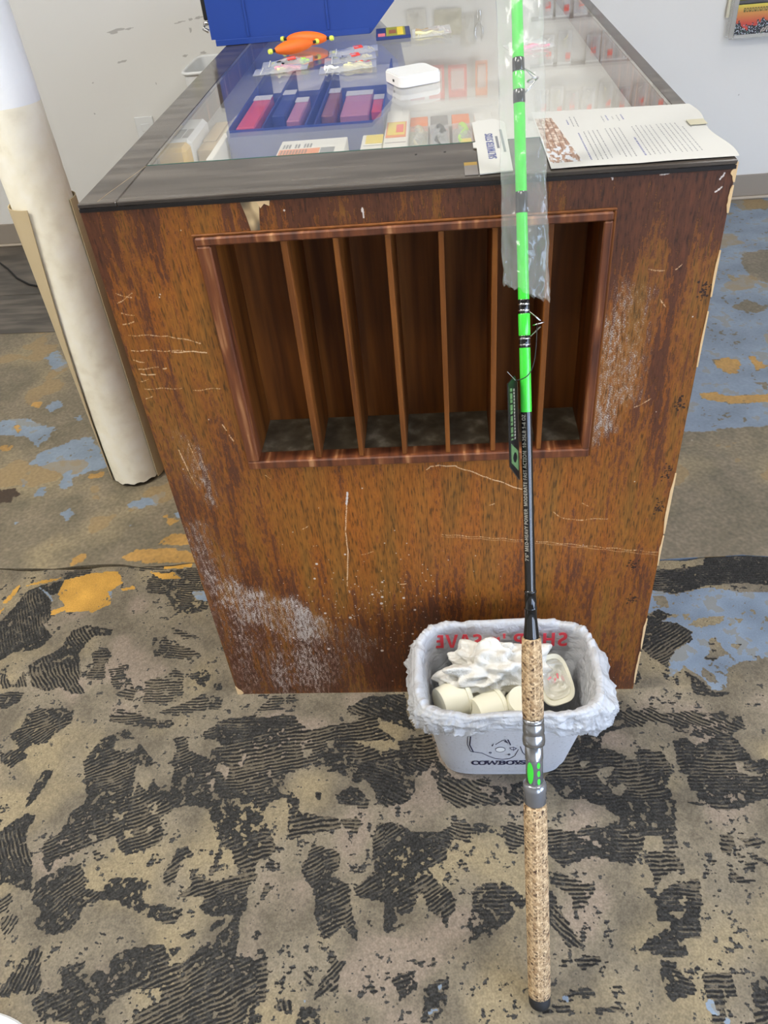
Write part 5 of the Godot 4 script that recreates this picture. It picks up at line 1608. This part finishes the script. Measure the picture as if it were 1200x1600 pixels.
	extrude(st, PackedVector2Array([Vector2(-0.016, -0.102), Vector2(0.022, -0.098), Vector2(0.026, 0.10), Vector2(0.012, 0.118), Vector2(-0.010, 0.114), Vector2(-0.017, 0.105), Vector2(-0.016, 0.02), Vector2(-0.0195, 0.018), Vector2(-0.0195, -0.002), Vector2(-0.0155, -0.004)]), 0.0012, Transform3D(Basis(Vector3.RIGHT, -PI / 2), Vector3(0, 0.0006, 0)))
	part("card", st, mats.paper, lc)
	lettering("blue_lettering", "SALTWATER STIXS", 0.0095, mat("label_ink", rgb8(92, 98, 142), 0.6), lc, Transform3D(Basis(Vector3(0, 0, -1), Vector3(-1, 0, 0), Vector3(0, 1, 0)), Vector3(0.002, 0.0014, 0.0)), false, 0.0003, 0.92)
	boxed("fine_print", Vector3(0.0095, 0.0012, -0.038), Vector3(0.0125, 0.0014, 0.012), mats.grey_print, lc, 0.0)
	boxed("fine_print", Vector3(0.0165, 0.0012, -0.066), Vector3(0.0195, 0.0014, 0.028), mats.grey_print, lc, 0.0)
	var tp := thing("tape_scrap", "scrap of grey tape stuck on the counter border beside the label card", "tape", Vector3(0.088, H + 0.0004, -0.027))
	boxed("tape", Vector3(-0.008, 0, -0.012), Vector3(0.0075, 0.0006, 0.022), mats.grey_tape, tp, 0.0)
	boxed("adhesive", Vector3(-0.008, 0, -0.024), Vector3(0.0075, 0.0005, -0.0121), mats.tape_glue, tp, 0.0)

func flyer_image() -> Image:
	var w := 512
	var h := 512
	var im := Image.create(w, h, false, Image.FORMAT_RGB8)
	im.fill(rgb8(202, 201, 196))
	# photograph of a building, printed
	var nn := noise(801, 0.03, 4)
	for j in range(70, 470):
		for i in range(4, int(58 + (j - 70) * 0.09)):
			var v := nn.get_noise_2d(i * 1.6, j * 0.8)
			var c := rgb8(150, 116, 96).lerp(rgb8(206, 190, 176), clampf(0.5 + v * 1.4, 0, 1))
			if i % 17 < 2 or j % 58 < 3:
				c = rgb8(112, 84, 70)
			if j > 330 and v > 0.1:
				c = rgb8(196, 200, 206)
			im.set_pixel(i, j, c)
	# lines of text, running away from the counter edge
	var cols := [[118, 230, 470, 3], [136, 220, 470, 2], [150, 215, 468, 2], [164, 214, 466, 2], [178, 212, 464, 2], [204, 205, 440, 2], [218, 204, 462, 2], [232, 204, 462, 2], [246, 203, 460, 2], [272, 300, 458, 4], [286, 200, 458, 2], [300, 192, 456, 2], [314, 196, 456, 2], [328, 196, 454, 2], [342, 196, 454, 2], [362, 192, 440, 2], [376, 190, 452, 2], [390, 190, 452, 2], [404, 190, 452, 2], [418, 190, 452, 2], [432, 230, 450, 2], [456, 180, 240, 2], [100, 100, 150, 3], [114, 70, 170, 2], [128, 72, 172, 2], [214, 78, 140, 2], [228, 74, 130, 3], [246, 90, 120, 2], [262, 78, 140, 2], [276, 74, 128, 3]]
	for c in cols:
		var j: int = c[1]
		while j < c[2]:
			var l := rng.randi_range(4, 13)
			im.fill_rect(Rect2i(c[0], j, c[3] + 1, mini(l, c[2] - j)), rgb8(96, 100, 150) if c[3] > 2 else rgb8(124, 124, 128))
			j += l + 4
	return im

# ---------------------------------------------------------------- things under the glass
func build_case_items() -> void:
	var y := 0.9003
	var t := thing("bait_jar", "white plastic jar with a yellow band under the left front glass corner", "jar", Vector3(-0.342, y, -0.34))
	boxed("jar_body", Vector3(-0.024, 0.0, -0.085), Vector3(0.022, 0.048, 0.036), mats.white_plastic, t, 0.006)
	boxed("jar_band", Vector3(-0.0245, 0.001, 0.0365), Vector3(0.0225, 0.047, 0.074), mats.yellow_liquid, t, 0.006)
	boxed("jar_panel", Vector3(-0.018, 0.0482, -0.02), Vector3(0.004, 0.049, 0.024), mats.grey_print, t, 0.0)
	boxed("jar_panel", Vector3(0.007, 0.0482, -0.02), Vector3(0.016, 0.049, 0.024), mats.grey_tape, t, 0.0)
	t = thing("kraft_carton", "flattened kraft cardboard carton beside the white jar under the glass", "carton", Vector3(-0.302, y, -0.38))
	boxed("flap", Vector3(-0.016, 0.0, -0.09), Vector3(0.012, 0.028, 0.06), mats.kraft, t, 0.001)
	boxed("flap", Vector3(-0.016, 0.0285, -0.085), Vector3(0.006, 0.030, 0.02), mats.kraft, t, 0.0005)
	t = thing("white_carton", "slim white carton standing between the kraft carton and the blue tray", "carton", Vector3(-0.281, y, -0.36))
	boxed("carton_body", Vector3(-0.0065, 0.0, -0.12), Vector3(0.0042, 0.034, 0.11), mats.white_card, t, 0.001)
	boxed("carton_flap", Vector3(-0.006, 0.0341, -0.1), Vector3(0.004, 0.0352, -0.02), mats.cream_dark, t, 0.0)
	# box with orange band
	t = thing("hook_box", "white cardboard box with an orange band at the front under the glass", "box", Vector3(-0.137, y, -0.286))
	boxed("box_body", Vector3(-0.049, 0.0, -0.040), Vector3(0.051, 0.030, 0.041), mats.white_card, t, 0.001)
	boxed("orange_band", Vector3(-0.046, 0.0301, 0.006), Vector3(0.014, 0.0306, 0.036), mats.orange_print, t, 0.0)
	boxed("grey_band", Vector3(0.0155, 0.0301, 0.006), Vector3(0.036, 0.0306, 0.036), mats.grey_print, t, 0.0)
	for k in 9:
		boxed("print_stroke", Vector3(-0.043 + k * 0.0045, 0.0307, 0.012), Vector3(-0.0405 + k * 0.0045, 0.0311, 0.030), mats.brown_print, t, 0.0)
	for k in 10:
		if k != 3 and k != 6:
			boxed("print_stroke", Vector3(-0.043 + k * 0.0045, 0.0301, -0.018), Vector3(-0.0405 + k * 0.0045, 0.0306, 0.0), mats.grey_print, t, 0.0)
	t = thing("reel_box", "white box with a yellow and red label right of the blue tray", "box", Vector3(-0.027, y, -0.352))
	boxed("box_body", Vector3(-0.0035, 0.0, -0.10), Vector3(0.0325, 0.030, 0.105), mats.white_card, t, 0.0015)
	boxed("orange_label", Vector3(-0.001, 0.0301, -0.032), Vector3(0.029, 0.0306, 0.048), mats.orange_print, t, 0.0)
	boxed("yellow_label", Vector3(0.001, 0.0307, -0.028), Vector3(0.027, 0.0311, 0.038), mats.yellow_print, t, 0.0)
	boxed("red_square", Vector3(0.014, 0.0312, -0.014), Vector3(0.025, 0.0315, 0.026), mats.tag_red, t, 0.0)
	boxed("fold_line", Vector3(-0.001, 0.0301, 0.072), Vector3(0.030, 0.0304, 0.074), mats.grey_print, t, 0.0)
	t = thing("white_carton", "flat white carton lying left of the yellow labelled box under the glass", "carton", Vector3(-0.0475, y, -0.293))
	boxed("carton_body", Vector3(-0.016, 0.0, -0.042), Vector3(0.0155, 0.028, 0.046), mats.white_card, t, 0.001)
	boxed("yellow_label", Vector3(-0.010, 0.0281, -0.038), Vector3(0.0155, 0.0286, 0.004), mats.yellow_print, t, 0.0)
	boxed("fold_line", Vector3(-0.012, 0.0281, 0.012), Vector3(0.0155, 0.0284, 0.014), mats.grey_print, t, 0.0)
	# hanging packs laid flat
	var g := "lure packs laid flat under the glass"
	for q in [[0.020, "orange_print", "olive_print", "lure pack with an orange and olive card beside the white label box", "cream_dark"], [0.052, "grey_tape", "grey_print", "lure pack with a dark silver jig in the middle of the packs under the glass", "dark_hooks"], [0.086, "orange_print", "kraft", "lure pack with a lime and yellow jig under the label card end", "lime"], [0.122, "white_card", "pink_print", "white and pink card pack nearest the rod under the glass", "white_print"]]:
		t = thing("lure_pack", q[3], "lure pack", Vector3(q[0], y, -0.352), g)
		boxed("card", Vector3(-0.014, 0.0, -0.1), Vector3(0.014, 0.018, -0.02), mats[q[1]], t, 0.001)
		boxed("card", Vector3(-0.014, 0.0, -0.0195), Vector3(0.014, 0.018, 0.098), mats[q[2]], t, 0.001)
		var st := surf()
		var nn := noise(811 + int(q[0] * 1000), 60.0, 3)
		grid(st, 14, 30, func(u: float, v: float) -> Vector3:
			var x := (u - 0.5) * 0.03
			var z := (v - 0.5) * 0.15 + 0.03
			return Vector3(x, 0.0185 + 0.010 * sin(PI * u) * sin(PI * v) + nn.get_noise_2d(x, z) * 0.004 * sin(PI * u), z), 1)
		part("bag_film", st, mats.clear_bag, t)
		st = surf()
		var pts := []
		for i in 9:
			pts.append(Vector3(0.005 * sin(i * 0.8), 0.024, -0.01 + 0.011 * i))
		tube(st, pts, 0.006, 8, 0.002)
		part("jig", st, mats[q[4]], t)
		if q[4] == "lime":
			boxed("yellow_skirt", Vector3(-0.004, 0.0225, 0.062), Vector3(0.012, 0.026, 0.088), mats.yellow_print, t, 0.001)
	# blue tray with packets
	t = thing("blue_tray", "dark blue divided tray of packets under the glass", "tray", Vector3(-0.152, y, -0.55))
	boxed("tray_base", Vector3(-0.118, 0.0, -0.21), Vector3(0.118, 0.003, 0.205), mats.blue_plastic, t, 0.001)
	boxed("tray_wall", Vector3(-0.121, 0.0, -0.213), Vector3(-0.1185, 0.046, 0.208), mats.blue_plastic, t, 0.001)
	var st := surf()
	extrude(st, PackedVector2Array([Vector2(0.1185, 0.213), Vector2(0.1185, -0.19), Vector2(0.108, -0.208), Vector2(-0.118, -0.208), Vector2(-0.118, -0.205), Vector2(0.106, -0.205), Vector2(0.116, -0.19), Vector2(0.116, 0.213)]), 0.046, Transform3D(Basis(Vector3.RIGHT, -PI / 2), Vector3(0, 0.023, 0)))
	part("tray_wall", st, mats.blue_plastic, t)
	for x in [-0.068, 0.0, 0.014]:
		boxed("tray_divider", Vector3(x - 0.0015, 0.0032, -0.20), Vector3(x + 0.0015, 0.044, 0.2), mats.blue_dark, t, 0.0005)
	for q in [[Vector3(-0.246, y + 0.004, -0.452), Vector3(0.030, 0.042, 0.19), "red_pack", "red packet hanging over the left end of the blue tray"], [Vector3(-0.204, y + 0.004, -0.50), Vector3(0.022, 0.040, 0.16), "blue_dark", "dark blue packet second from the left in the blue tray"], [Vector3(-0.178, y + 0.004, -0.47), Vector3(0.022, 0.036, 0.14), "pink_pack", "dull pink packet left of the tray middle"], [Vector3(-0.126, y + 0.004, -0.50), Vector3(0.02, 0.036, 0.17), "brown_print", "brown packet in the middle slot of the blue tray"], [Vector3(-0.082, y + 0.004, -0.49), Vector3(0.046, 0.034, 0.15), "pink_pack", "wide dull pink packet at the right of the blue tray"], [Vector3(-0.046, y + 0.004, -0.47), Vector3(0.018, 0.036, 0.10), "red_pack", "small red packet at the right end of the blue tray"]]:
		var p := thing("tackle_packet", q[3], "packet", q[0], "packets in the blue tray")
		var s: Vector3 = q[1]
		boxed("packet", Vector3(-s.x / 2, 0.0, -s.z / 2), Vector3(s.x / 2, s.y, s.z / 2), mats[q[2]], p, 0.002)
		boxed("header_strip", Vector3(-s.x / 2, s.y + 0.0001, -s.z / 2), Vector3(s.x / 2, s.y + 0.001, -s.z / 2 + 0.03), mats.white_card, p, 0.0)

# ---------------------------------------------------------------- the back wall
func build_wall_items() -> void:
	# outlet
	var o := thing("wall_outlet", "white wall outlet with a black plug low on the back wall", "outlet", Vector3(-1.135, 0.426, BACK))
	boxed("plate", Vector3(-0.038, -0.06, 0.0), Vector3(0.038, 0.06, 0.006), mats.white_plastic, o, 0.002)
	for s in [-1, 1]:
		boxed("socket", Vector3(-0.017, s * 0.02 - 0.014, 0.006), Vector3(0.017, s * 0.02 + 0.014, 0.008), mats.white_plastic, o, 0.001)
	var p := thing("black_plug", "black plug pushed into the wall outlet", "plug", Vector3(-1.1, 0.42, BACK + 0.0065))
	boxed("plug_body", Vector3(-0.014, -0.012, 0.0), Vector3(0.014, 0.02, 0.03), mats.black_rubber, p, 0.003)
	# rubbed marks on the paint
	var wb := get_node("wall_back")
	var k := 0
	for q in [[-1.16, 0.786, 0.085, 0.008], [-1.10, 0.790, 0.05, 0.004], [-1.165, 0.684, 0.05, 0.006], [-0.83, 0.806, 0.04, 0.006], [-0.862, 0.803, 0.02, 0.007], [-0.905, 0.797, 0.05, 0.004], [-0.911, 0.686, 0.03, 0.005], [-0.84, 0.692, 0.035, 0.008], [-0.87, 0.77, 0.012, 0.012], [-1.30, 0.62, 0.012, 0.004], [-1.33, 0.51, 0.01, 0.004], [-1.05, 0.60, 0.006, 0.006], [1.20, 0.40, 0.006, 0.004]]:
		var pl := PackedVector2Array()
		for i in 14:
			var a := TAU * i / 14.0
			var r := rng.randf_range(0.35, 1.0)
			pl.append(Vector2(cos(a) * q[2] * 0.5 * r, sin(a) * q[3] * r + 0.06 * q[2] * cos(a)))
		var st := surf()
		extrude(st, pl, 0.0006)
		var m := part("rub_mark", st, mats.get("rub_grey") if mats.has("rub_grey") else mat("rub_grey", rgb8(186, 184, 180), 0.7), wb)
		m.position = Vector3(q[0], q[1], BACK + 0.0003)
		k += 1
	# rails with hanging lure bags
	var rk := thing("slat_rack", "wall rack of three dark rails holding rows of small lure bags", "rack", Vector3(0.70, 0.0, BACK))
	for y in [1.222, 1.376, 1.560]:
		boxed("rail", Vector3(-0.30, y - 0.006, 0.0), Vector3(0.32, y + 0.006, 0.012), mats.grey_tape, rk, 0.001)
	var rows := [[1.222, [0.45, 0.51, 0.575, 0.64, 0.70], "lowest"], [1.376, [0.46, 0.525, 0.63, 0.685, 0.735, 0.79, 0.85], "middle"], [1.560, [0.45, 0.505, 0.565, 0.625, 0.69, 0.755, 0.82, 0.89], "top"]]
	for r in rows:
		var n := 0
		for x in r[1]:
			n += 1
			var b := thing("hanging_lure_bag", "clear lure bag with red tag, %s from the left on the %s rack rail" % [["first", "second", "third", "fourth", "fifth", "sixth", "seventh", "eighth"][n - 1], r[2]], "lure bag", Vector3(x, r[0] - 0.008, BACK + 0.014), "lure bags on the wall rack")
			hanging_bag(b, 0.05, 0.085 + 0.01 * (n % 3), n)
	# bags, packs and pliers on hooks left of the rack
	var hk := thing("wire_hooks", "pair of long pale wire bars on the back wall left of the rack", "hook bar", Vector3(0.10, 0.0, BACK))
	for q in [[1.454, -0.04, 0.19], [1.488, -0.19, 0.175]]:
		var st := surf()
		tube(st, [Vector3(q[1], q[0], 0.0), Vector3(q[1], q[0], 0.06), Vector3(q[2], q[0], 0.06), Vector3(q[2], q[0], 0.0)], 0.003, 8)
		part("bar", st, mats.white_plastic, hk)
	var z := BACK + 0.052
	for q in [[-0.03, 0.055, 1.398, "pink_pack", "first red pack from the left under the wire bars"], [0.045, 0.06, 1.386, "red_pack", "second red pack from the left under the wire bars"], [0.125, 0.07, 1.390, "red_pack", "third red pack from the left under the wire bars"], [0.215, 0.045, 1.382, "orange_print", "orange pack at the right end of the wire bars"]]:
		var b := thing("hanging_pack", q[4], "pack", Vector3(q[0], 1.4505, z), "packs on the wire bars")
		boxed("pack_card", Vector3(-q[1] / 2, q[2] - 1.4505 - 0.05, -0.002), Vector3(q[1] / 2, 0.0, 0.002), mats[q[3]], b, 0.0005)
		boxed("pack_bubble", Vector3(-q[1] * 0.35, q[2] - 1.4505 - 0.04, 0.0021), Vector3(q[1] * 0.35, -0.03, 0.014), mats.clear_tub, b, 0.003)
	for q in [[-0.02, 1.268, 0.07, 0.11, "white glossy bag hanging left of the pliers on the back wall"], [0.095, 1.25, 0.10, 0.085, "pale grey bag hanging between the white bags on the back wall"], [0.165, 1.285, 0.05, 0.10, "narrow white bag hanging behind the pliers on the back wall"]]:
		var b := thing("hanging_bag", q[4], "bag", Vector3(q[0], q[1], BACK + 0.004))
		var st := surf()
		var nn := noise(830 + int(q[0] * 100), 18.0, 4)
		for s in 2:
			grid(st, 20, 20, func(u: float, v: float) -> Vector3:
				var x: float = (u - 0.5) * q[2]
				var yy: float = -v * q[3]
				return Vector3(x, yy, (0.004 + 0.02 * sin(PI * u) * sin(PI * minf(v * 1.1, 1.0)) + nn.get_noise_2d(x, yy) * 0.008) * s), 1 + s)
		part("film", st, mats.soft_bag if q[2] < 0.09 else mats.cream_dark, b)
	var pr := thing("pliers", "silver pliers hanging on the back wall beside the white bags", "pliers", Vector3(0.208, 1.262, BACK + 0.012))
	for s in [-1, 1]:
		var st := surf()
		tube(st, [Vector3(s * 0.004, -0.085, 0), Vector3(s * 0.006, -0.062, 0), Vector3(0.0, -0.05, 0), Vector3(-s * 0.012, -0.032, 0), Vector3(-s * 0.015, -0.012, 0), Vector3(-s * 0.008, 0.004, 0)], 0.004, 8)
		part("pliers_half", st, mats.chrome, pr)
	var st2 := surf()
	lathe(st2, [Vector2(0, -0.004), Vector2(0.006, -0.004), Vector2(0.006, 0.004), Vector2(0, 0.004)], 14, Transform3D(Basis(Vector3.RIGHT, PI / 2), Vector3(0, -0.05, 0.004)), true)
	part("pivot", st2, mats.chrome, pr)
	var yp := thing("hanging_pack", "yellow and white pack hanging alone on the back wall left of the blue bin", "pack", Vector3(-0.87, 1.32, BACK + 0.002))
	boxed("pack_card", Vector3(-0.03, -0.10, 0.0), Vector3(0.0, 0.0, 0.008), mats.yellow_tub, yp, 0.001)
	boxed("pack_card", Vector3(0.0005, -0.10, 0.0), Vector3(0.02, 0.0, 0.008), mats.white_card, yp, 0.001)
	# package in a clear pocket, right
	var pk := thing("lure_package", "lure package with yellow and red print in a clear wall pocket on the right", "package", Vector3(1.205, 0.606, BACK + 0.012))
	var st := surf()
	sheet(st, Vector3(-0.075, 0.098, 0.02), Vector3(0.075, 0.098, 0.02), Vector3(0.075, 0.0, 0.02), Vector3(-0.075, 0.0, 0.02))
	var pm := mat("package_print", Color.WHITE, 0.3)
	pm.albedo_texture = tex(package_image())
	part("printed_face", st, pm, pk)
	boxed("backing_card", Vector3(-0.075, 0.0, 0.0), Vector3(0.075, 0.098, 0.0195), mats.tag_black, pk, 0.001)
	var pc := thing("wall_pocket", "clear plastic wall pocket holding the yellow and red lure package", "holder", Vector3(1.205, 0.60, BACK))
	boxed("pocket_side", Vector3(-0.097, 0.0, 0.0), Vector3(-0.078, 0.17, 0.045), mats.clear_tub, pc, 0.003)
	boxed("pocket_front", Vector3(-0.0775, 0.0, 0.041), Vector3(0.095, 0.012, 0.045), mats.clear_tub, pc, 0.002)
	boxed("pocket_bottom", Vector3(-0.0775, 0.0, 0.0), Vector3(0.095, 0.004, 0.04), mats.clear_tub, pc, 0.001)
	boxed("pocket_back", Vector3(-0.0775, 0.0045, 0.001), Vector3(0.095, 0.17, 0.004), mats.grey_tape, pc, 0.001)
	var pu := thing("lure_package", "olive and yellow package above the one with red print in the wall pocket", "package", Vector3(1.205, 0.715, BACK + 0.006))
	boxed("card", Vector3(-0.075, 0.0, 0.0), Vector3(0.08, 0.12, 0.016), mats.olive_print, pu, 0.002)
	boxed("yellow_panel", Vector3(-0.07, 0.006, 0.0161), Vector3(0.0, 0.1, 0.017), mats.yellow_print, pu, 0.0)
	var pg := thing("wooden_dowel", "pale wooden dowel hanging upright beside the clear wall pocket", "dowel", Vector3(1.102, 0.665, BACK + 0.012))
	st = surf()
	lathe(st, [Vector2(0, 0), Vector2(0.006, 0), Vector2(0.006, 0.3), Vector2(0, 0.3)], 14, Transform3D.IDENTITY, true)
	part("dowel", st, mats.cream_card, pg)

func hanging_bag(b: Node3D, w: float, h: float, s: int) -> void:
	var st := surf()
	var nn := noise(900 + s * 7 + int(b.position.x * 100), 30.0, 3)
	for q in 2:
		grid(st, 12, 16, func(u: float, v: float) -> Vector3:
			var x := (u - 0.5) * w
			return Vector3(x, -v * h, (0.004 + 0.012 * sin(PI * u) * sin(PI * v) + nn.get_noise_2d(x, v) * 0.005) * q), 1 + q)
	part("bag_film", st, mats.clear_bag, b)
	boxed("header", Vector3(-w * 0.5, -0.004, 0.0), Vector3(w * 0.5, 0.006, 0.003), mats.white_plastic, b, 0.0005)
	boxed("price_tag", Vector3(-0.009 + 0.006 * (s % 3), -0.034 - 0.012 * (s % 2), 0.013), Vector3(0.009 + 0.006 * (s % 3), -0.014 - 0.012 * (s % 2), 0.014), mats.tag_red, b, 0.0)
	st = surf()
	var pts := []
	for i in 8:
		pts.append(Vector3(0.008 * sin(i * 0.9 + s), -h * 0.5 - i * h * 0.055, 0.008))
	tube(st, pts, 0.005, 6, 0.002)
	part("bait", st, mats[["pink_bait", "white_print", "cream_bait"][s % 3]], b)

func package_image() -> Image:
	var w := 192
	var h := 128
	var im := Image.create(w, h, false, Image.FORMAT_RGB8)
	var nn := noise(841, 0.05, 3)
	for j in h:
		for i in w:
			var t := float(j) / h
			var c := rgb8(214, 204, 84).lerp(rgb8(206, 140, 74), clampf(t * 4.0, 0, 1)).lerp(rgb8(198, 72, 60), clampf(t * 3.0 - 0.9, 0, 1))
			if t + nn.get_noise_2d(i, j) * 0.22 + 0.10 * sin(i * 0.045 + 2.2) > 0.62:
				c = rgb8(38, 34, 44)
				if nn.get_noise_2d(i * 2 + 90, j * 2) > 0.26:
					c = rgb8(202, 210, 222)
				elif nn.get_noise_2d(i * 1.3, j * 3 + 40) > 0.36:
					c = rgb8(70, 110, 90)
			im.set_pixel(i, j, c)
	# title strokes and the tilted badge
	for k in 9:
		im.fill_rect(Rect2i(26 + k * 12, 14, 9, 17), rgb8(104, 92, 40))
		im.fill_rect(Rect2i(29 + k * 12, 18, 3, 4 + (k * 5) % 9), rgb8(206, 190, 110))
	im.fill_rect(Rect2i(150, 0, 42, 12), rgb8(214, 62, 52))
	for j in 18:
		for i in 50:
			var x := 118 + i
			var y := 112 - i / 3 + j - 9
			if x < w and y < h and y >= 0:
				im.set_pixel(x, y, rgb8(176, 166, 156) if (i / 5 + j / 6) % 3 else rgb8(86, 80, 80))
	return im

# ---------------------------------------------------------------- on the floor
func build_floor_items() -> void:
	var fm := thing("vinyl_sheet", "dark grey vinyl floor sheet along the back wall behind the column", "floor sheet", Vector3(0, 0, 0))
	for r in [[-1.93, -1.612, 0.0], [BACK + 0.02, -1.934, 0.02]]:
		var st := surf()
		var c := [Vector3(-2.9, 0.0025, r[0] - 0.02), Vector3(-0.95, 0.0025, r[0] + 0.005), Vector3(-0.95, 0.0025, r[1] + 0.02), Vector3(-2.9, 0.0025, r[1] - 0.035)]
		if r[2] > 0.0:
			c = [Vector3(-2.9, 0.0025, r[0]), Vector3(-0.95, 0.0025, r[0]), Vector3(-0.95, 0.0025, r[1] + 0.005), Vector3(-2.9, 0.0025, r[1] - 0.02)]
		sheet(st, c[0], c[1], c[2], c[3])
		var low := Vector3(0, 0.0023, 0)
		for i in 4:
			sheet(st, c[i], c[i] - low, c[(i + 1) % 4] - low, c[(i + 1) % 4])
		part("sheet", st, mats.dark_sheet_vinyl, fm)
	var cd := thing("extension_cable", "thin black cable lying on the dark vinyl sheet behind the column", "cable", Vector3.ZERO)
	var st := surf()
	var pts := []
	for q in [Vector2(-2.05, -2.42), Vector2(-1.96, -2.34), Vector2(-1.86, -2.275), Vector2(-1.78, -2.19), Vector2(-1.70, -2.09), Vector2(-1.62, -2.02), Vector2(-1.55, -1.985), Vector2(-1.45, -1.98), Vector2(-1.3, -2.02)]:
		pts.append(Vector3(q.x, 0.0068, q.y))
	tube(st, pts, 0.004, 8)
	part("cord", st, mats.black_rubber, cd)
	var lid := thing("bucket_lid", "white round plastic lid lying on the floor at the near left corner", "lid", Vector3(-0.655, 0.0, 0.721))
	st = surf()
	lathe(st, [Vector2(0, 0.016), Vector2(0.135, 0.016), Vector2(0.138, 0.020), Vector2(0.150, 0.020), Vector2(0.153, 0.016), Vector2(0.153, 0.0005), Vector2(0, 0.0005)], 64, Transform3D.IDENTITY, true)
	part("lid", st, mats.white_plastic, lid)
	var tb := thing("white_bin", "tall white plastic bin against the back wall behind the counter", "bin", Vector3(-0.797, 0.0, -2.26))
	var ring := func(a: float, y: float, off: float) -> Vector3:
		var c := cos(a)
		var s := sin(a)
		var k := lerpf(0.78, 1.0, y / 0.69)
		return Vector3((0.046 * k + off) * signf(c) * pow(absf(c), 0.45), y, (0.14 * k + off) * signf(s) * pow(absf(s), 0.45))
	st = surf()
	grid(st, 64, 6, func(u: float, v: float) -> Vector3: return ring.call(TAU * (u if u < 1.0 else 0.0), 0.001 + 0.689 * v, 0.0), 1)
	grid(st, 64, 6, func(u: float, v: float) -> Vector3: return ring.call(TAU * (u if u < 1.0 else 0.0), 0.69 - 0.68 * v, -0.004), 2)
	grid(st, 64, 2, func(u: float, v: float) -> Vector3: return Vector3(0, 0.008, 0).lerp(ring.call(TAU * (u if u < 1.0 else 0.0), 0.008, -0.004), v), 3)
	part("body", st, mats.white_plastic, tb)
	st = surf()
	grid(st, 64, 8, func(u: float, v: float) -> Vector3: return ring.call(TAU * (u if u < 1.0 else 0.0), 0.69 + 0.006 * sin(TAU * v), 0.002 + 0.006 * cos(TAU * v)), 1)
	part("rim", st, mats.white_plastic, tb)
